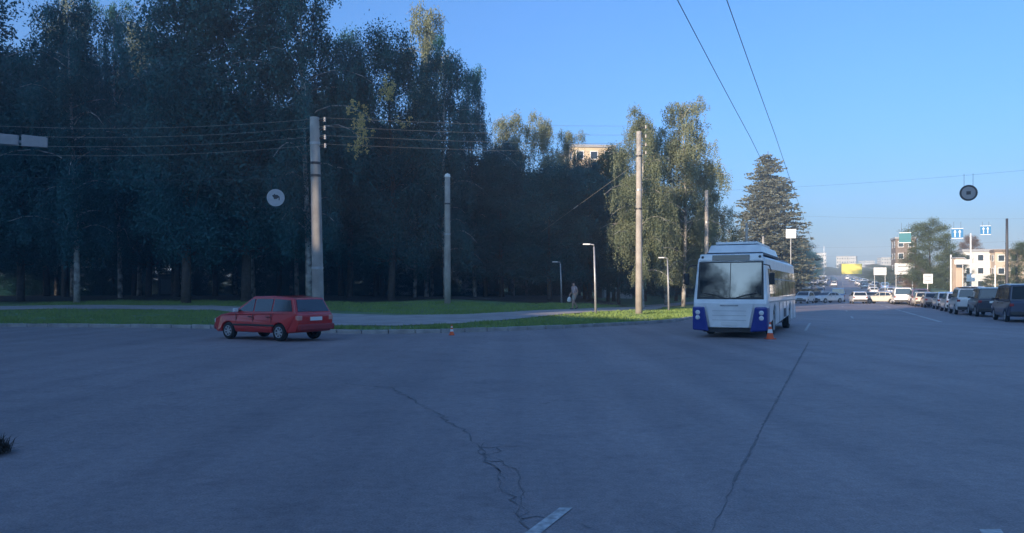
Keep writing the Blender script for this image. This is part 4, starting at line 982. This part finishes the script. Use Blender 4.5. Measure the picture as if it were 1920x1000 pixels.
board('yellow_board', 1597, 495, 514, 18, 200, M_YEL, 'yellow board over the far end of the avenue', cat='billboard')
board('direction_sign', 1650, 502, 516, 11, 150, M_SIGNW, 'small white sign board left of the white billboard', rows=2)
board('road_sign', 1740, 514, 532, 8, 100, M_SIGNW, 'white sign on a post in front of the big round tree', posts=1, rows=2)
board('direction_sign', 1806, 487, 496, 15, 96, M_SIGNW, 'long white finger board beside the beige pillar', posts=1)
board('sign_plate', 1483, 430, 447, 9, 120, M_SIGNW, 'pale square plate on a pole against the spruce', posts=1)
board('road_sign', 1525, 497, 507, 4, 180, M_SIGNW, 'small white plate on a post before the far dark trees', posts=1)
board('road_sign', 1820, 515, 528, 7, 104, M_SIGNW, 'small white sign at the foot of the slim white pole', posts=1)

# overhead arm at the left edge
root = empty('sign_gantry', (P0.x, P0.y - .4, 0)); 
za, zb_ = 7.55, EYE + (HY - 269) / F * 27.6
xe = (90 - 960) / F * 27.6 - P0.x; xm = (39 - 960) / F * 27.6 - P0.x
for x0, x1, nm in ((0.1, xm - .06, 'panel'), (xm + .06, xe, 'panel')):
    zf = lambda x_: za + .02 + (zb_ - za) * x_ / xe
    b = MB(); b.slab([(x0, 0, zf(x0) - .21), (x1, 0, zf(x1) - .18), (x1, 0, zf(x1) + .18), (x0, 0, zf(x0) + .21)], (0, -1, 0), .08); b.build(nm, M_SIGNG, root, bevel=.02)
MB().tube([(0, .1, za), (xe - .2, .1, zb_)], .05, 8).build('arm', M_GALV, root); MB().tube([(0, .4, 0), (0, .4, za)], .09, 8).build('clamp', M_GALV, root)
tag(root, 'pale two-panel overhead sign arm reaching in at the left edge', 'sign arm')

# ------------------------------------------------------------------ path lamps
def lamp(px, Y, top, label, arm=-1):
    p = on(px, Y); H = EYE + (HY - top) / F * Y - p.z; root = empty('lamp_post', p)
    MB().tube([(0, 0, -.1), (-.04, 0, H * .5), (-.10, 0, H - .12)], [.07, .06, .045], 10).build('post', M_GALV, root, smooth=True)
    MB().tube([(-.10, 0, H - .12), (-.12, 0, H), (-.5, 0, H + .04)], .035, 8).build('arm', M_GALV, root, smooth=True)
    MB().box((-.52, 0, H + .02), (.42, .2, .08)).build('lamp_head', M_SIGNW, root, bevel=.03)
    return tag(root, label, 'street lamp', 'path lamps')
lamp(1117, 44, 459, 'pale path lamp right of the walking person')
lamp(1254, 54, 484, 'pale path lamp near the left side of the trolleybus')
lamp(1053, 60, 492, 'dim path lamp standing in the shade left of the person')

# ------------------------------------------------------------------ walking person
pp = gp(1077, 581); ph = 1.72
M_SKIN = mat('skin', (0.38, 0.23, 0.17), 0.6); M_HAIR = mat('hair', (0.02, 0.015, 0.012), 0.7); M_SHIRT = mat('shirt', (0.42, 0.32, 0.32), 0.9, var=.1, scale=8); M_SHORT = mat('shorts', (0.34, 0.31, 0.26), 0.9, var=.15, scale=8); M_SHOE = mat('shoe', (.05, .05, .05), .7)
def skin(name, chain, m, parent=None, lv=2):
    me = bpy.data.meshes.new(name); idx = {}; vs_ = []; es = []; rs = []
    for a_, b_ in chain:
        for k_ in (a_, b_):
            if k_ not in idx: idx[k_] = len(vs_); vs_.append(J[k_][0]); rs.append(J[k_][1])
        es.append((idx[a_], idx[b_]))
    me.from_pydata(vs_, es, []); me.materials.append(m)
    o = bpy.data.objects.new(name, me); COL.objects.link(o)
    if parent is not None: o.parent = parent
    sm = o.modifiers.new('skin', 'SKIN'); sm.use_smooth_shade = True
    if not me.skin_vertices:
        bm = bmesh.new(); bm.from_mesh(me); bm.verts.layers.skin.verify(); bm.to_mesh(me); bm.free()
    for i, d in enumerate(me.skin_vertices[0].data): d.radius = (rs[i][0], rs[i][1]); d.use_root = (i == 0)
    s2 = o.modifiers.new('sub', 'SUBSURF'); s2.levels = lv; s2.render_levels = lv
    return o
# x = walking direction, y = left, z up
J = {'pel': ((0, 0, .93), (.15, .11)), 'wst': ((.01, 0, 1.08), (.13, .10)), 'chs': ((.03, 0, 1.28), (.16, .115)), 'nck': ((.05, 0, 1.47), (.06, .06)), 'hd0': ((.07, 0, 1.56), (.075, .085)), 'hd1': ((.08, 0, 1.66), (.07, .085)),
     'shl': ((.03, .18, 1.41), (.06, .06)), 'ell': ((-.08, .25, 1.14), (.045, .045)), 'wrl': ((.05, .24, .92), (.03, .03)), 'hal': ((.10, .235, .83), (.038, .022)),
     'shr': ((.03, -.18, 1.41), (.06, .06)), 'elr': ((-.02, -.25, 1.13), (.045, .045)), 'wrr': ((.16, -.24, .95), (.03, .03)), 'har': ((.22, -.235, .88), (.038, .022)),
     'hpl': ((.0, .10, .87), (.095, .095)), 'knl': ((.20, .10, .50), (.06, .06)), 'anl': ((.22, .10, .09), (.04, .04)), 'tol': ((.38, .10, .05), (.04, .03)),
     'hpr': ((.0, -.10, .87), (.095, .095)), 'knr': ((-.02, -.10, .49), (.06, .06)), 'anr': ((-.30, -.10, .16), (.04, .04)), 'tor': ((-.20, -.10, .045), (.04, .03))}
for s_ in ('l', 'r'):      # five fingers
    hx, hy_, hz = J['ha' + s_][0]
    for k_, (dx, dz, dy) in enumerate(((.05, -.035, .01), (.03, -.085, 0), (.008, -.095, 0), (-.014, -.088, 0), (-.034, -.07, 0))):
        J['f%s%d' % (s_, k_)] = ((hx + dx, hy_ + dy, hz + dz), (.009, .009))
per = empty('person', (pp.x, pp.y, pp.z + .035), math.atan2(-.55, -.83))
ch = [('pel', 'wst'), ('wst', 'chs'), ('chs', 'nck'), ('nck', 'hd0'), ('hd0', 'hd1')]
for s_ in ('l', 'r'): ch += [('chs', 'sh' + s_), ('sh' + s_, 'el' + s_), ('el' + s_, 'wr' + s_), ('wr' + s_, 'ha' + s_), ('pel', 'hp' + s_), ('hp' + s_, 'kn' + s_), ('kn' + s_, 'an' + s_), ('an' + s_, 'to' + s_)] + [('ha' + s_, 'f%s%d' % (s_, k_)) for k_ in range(5)]
skin('body', ch, M_SKIN, per)
OLD = dict(J)
def J_set(**k_):
    J.clear(); J.update(k_)
J_set(a=((0, 0, .99), (.165, .125)), b=((.01, 0, 1.08), (.15, .12)), c=((.03, 0, 1.28), (.175, .13)), d=((.04, 0, 1.43), (.10, .09)), l=((.03, .19, 1.40), (.075, .075)), l2=((-.04, .235, 1.24), (.062, .062)), r=((.03, -.19, 1.40), (.075, .075)), r2=((.0, -.235, 1.24), (.062, .062)))
skin('shirt', [('a', 'b'), ('b', 'c'), ('c', 'd'), ('c', 'l'), ('l', 'l2'), ('c', 'r'), ('r', 'r2')], M_SHIRT, per)
J_set(a=((0, 0, .96), (.16, .12)), p=((0, 0, .88), (.16, .12)), l=((.04, .10, .80), (.115, .11)), l2=((.16, .10, .56), (.09, .09)), r=((.0, -.10, .80), (.115, .11)), r2=((-.01, -.10, .56), (.09, .09)))
skin('shorts', [('p', 'a'), ('p', 'l'), ('l', 'l2'), ('p', 'r'), ('r', 'r2')], M_SHORT, per)
J_set(a=((.015, 0, 1.66), (.095, .105)), b=((.05, 0, 1.735), (.10, .10)))
skin('hair', [('a', 'b')], M_HAIR, per)
for s_, c in ((1, (.30, .10, .035)), (-1, (-.24, -.10, .06))): MB().box(c, (.27, .095, .08), ry=0 if s_ > 0 else .5).build('shoe', M_SHOE, per, bevel=.03)
b = MB().lathe([(.001, 0), (.03, .01), (.035, .05), (.02, .075), (.001, .08)], 10, 'X', (.155, 0, 1.62)); 
f_ = MB(); f_.box((.162, 0, 1.615), (.03, .03, .05)); f_.build('nose', M_SKIN, per, bevel=.01)
for y_ in (-.032, .032): MB().box((.155, y_, 1.645), (.012, .022, .012)).build('eye', M_HAIR, per)
MB().box((.152, 0, 1.565), (.012, .05, .01)).build('mouth', M_REDB, per)
for y_ in (-.088, .088): MB().box((.07, y_, 1.62), (.035, .015, .06)).build('ear', M_SKIN, per, bevel=.006)
tag(per, 'person in a pale shirt and light shorts walking on the footpath', 'person')
hand = per.matrix_basis @ Vector((.22, -.235, .80))
bag = empty('carrier_bag', (hand.x, hand.y, hand.z - .34), per.rotation_euler.z)
b = MB(); b.add([(x_, y_, z_) for z_, hw_, hd_ in ((0, .10, .05), (.10, .13, .075), (.24, .11, .06), (.32, .03, .02)) for x_, y_ in ((-hw_, -hd_), (hw_, -hd_), (hw_, hd_), (-hw_, hd_))], [(3, 2, 1, 0)] + [(i * 4 + j, i * 4 + (j + 1) % 4, i * 4 + 4 + (j + 1) % 4, i * 4 + 4 + j) for i in range(3) for j in range(4)])
b.build('sack', M_SIGNW, bag, smooth=True); MB().tube([(-.02, 0, .31), (-.02, 0, .37), (.02, 0, .37), (.02, 0, .31)], .008, 5).build('handle', M_SIGNW, bag)
tag(bag, 'small pale carrier bag hanging from the walking person\'s hand', 'bag')

# dark ragged tuft on the asphalt at the left edge
tp = f2(-12, 850); b = MB(); rr_ = random.Random(3)
for i in range(900):
    a_ = rr_.uniform(0, 6.28); ln = rr_.uniform(.03, .24) * (1.3 if i % 9 == 0 else 1); el = rr_.uniform(.1, 1.3)
    p0 = Vector((rr_.gauss(0, .05), rr_.gauss(0, .05), .004)); d = Vector((math.cos(a_) * math.cos(el), math.sin(a_) * math.cos(el), math.sin(el)))
    w_ = Vector((-math.sin(a_), math.cos(a_), 0)) * .004
    mid = p0 + d * ln * .6 + Vector((0, 0, .02)); e = p0 + d * ln + Vector((0, 0, -.03))
    b.add([p0 - w_, p0 + w_, mid + w_, e, mid - w_], [(0, 1, 2, 3, 4)])
o = b.build('dry_weed', mat('dead_weed', (.06, .05, .042), .9, var=.5, scale=9)); o.location = (tp[0], tp[1], 0); tag(o, 'dark ragged tuft of dead weed on the asphalt at the left edge', 'weed')

# ------------------------------------------------------------------ haze
hz = MB().box((150, 560, 32), (1500, 1400, 70)).build('haze', bpy.data.materials.new('haze_air')); tag(hz, 'thin bluish evening haze over the whole junction', 'haze', kind='stuff')
hm = hz.data.materials[0]; hm.use_nodes = True; ht = hm.node_tree
ht.nodes.remove(ht.nodes['Principled BSDF'])
pv = ht.nodes.new('ShaderNodeVolumePrincipled'); pv.inputs['Color'].default_value = (.74, .89, 1, 1); pv.inputs['Density'].default_value = 0.0011
ht.links.new(pv.outputs[0], ht.nodes['Material Output'].inputs['Volume'])
sc.cycles.volume_bounces = 0
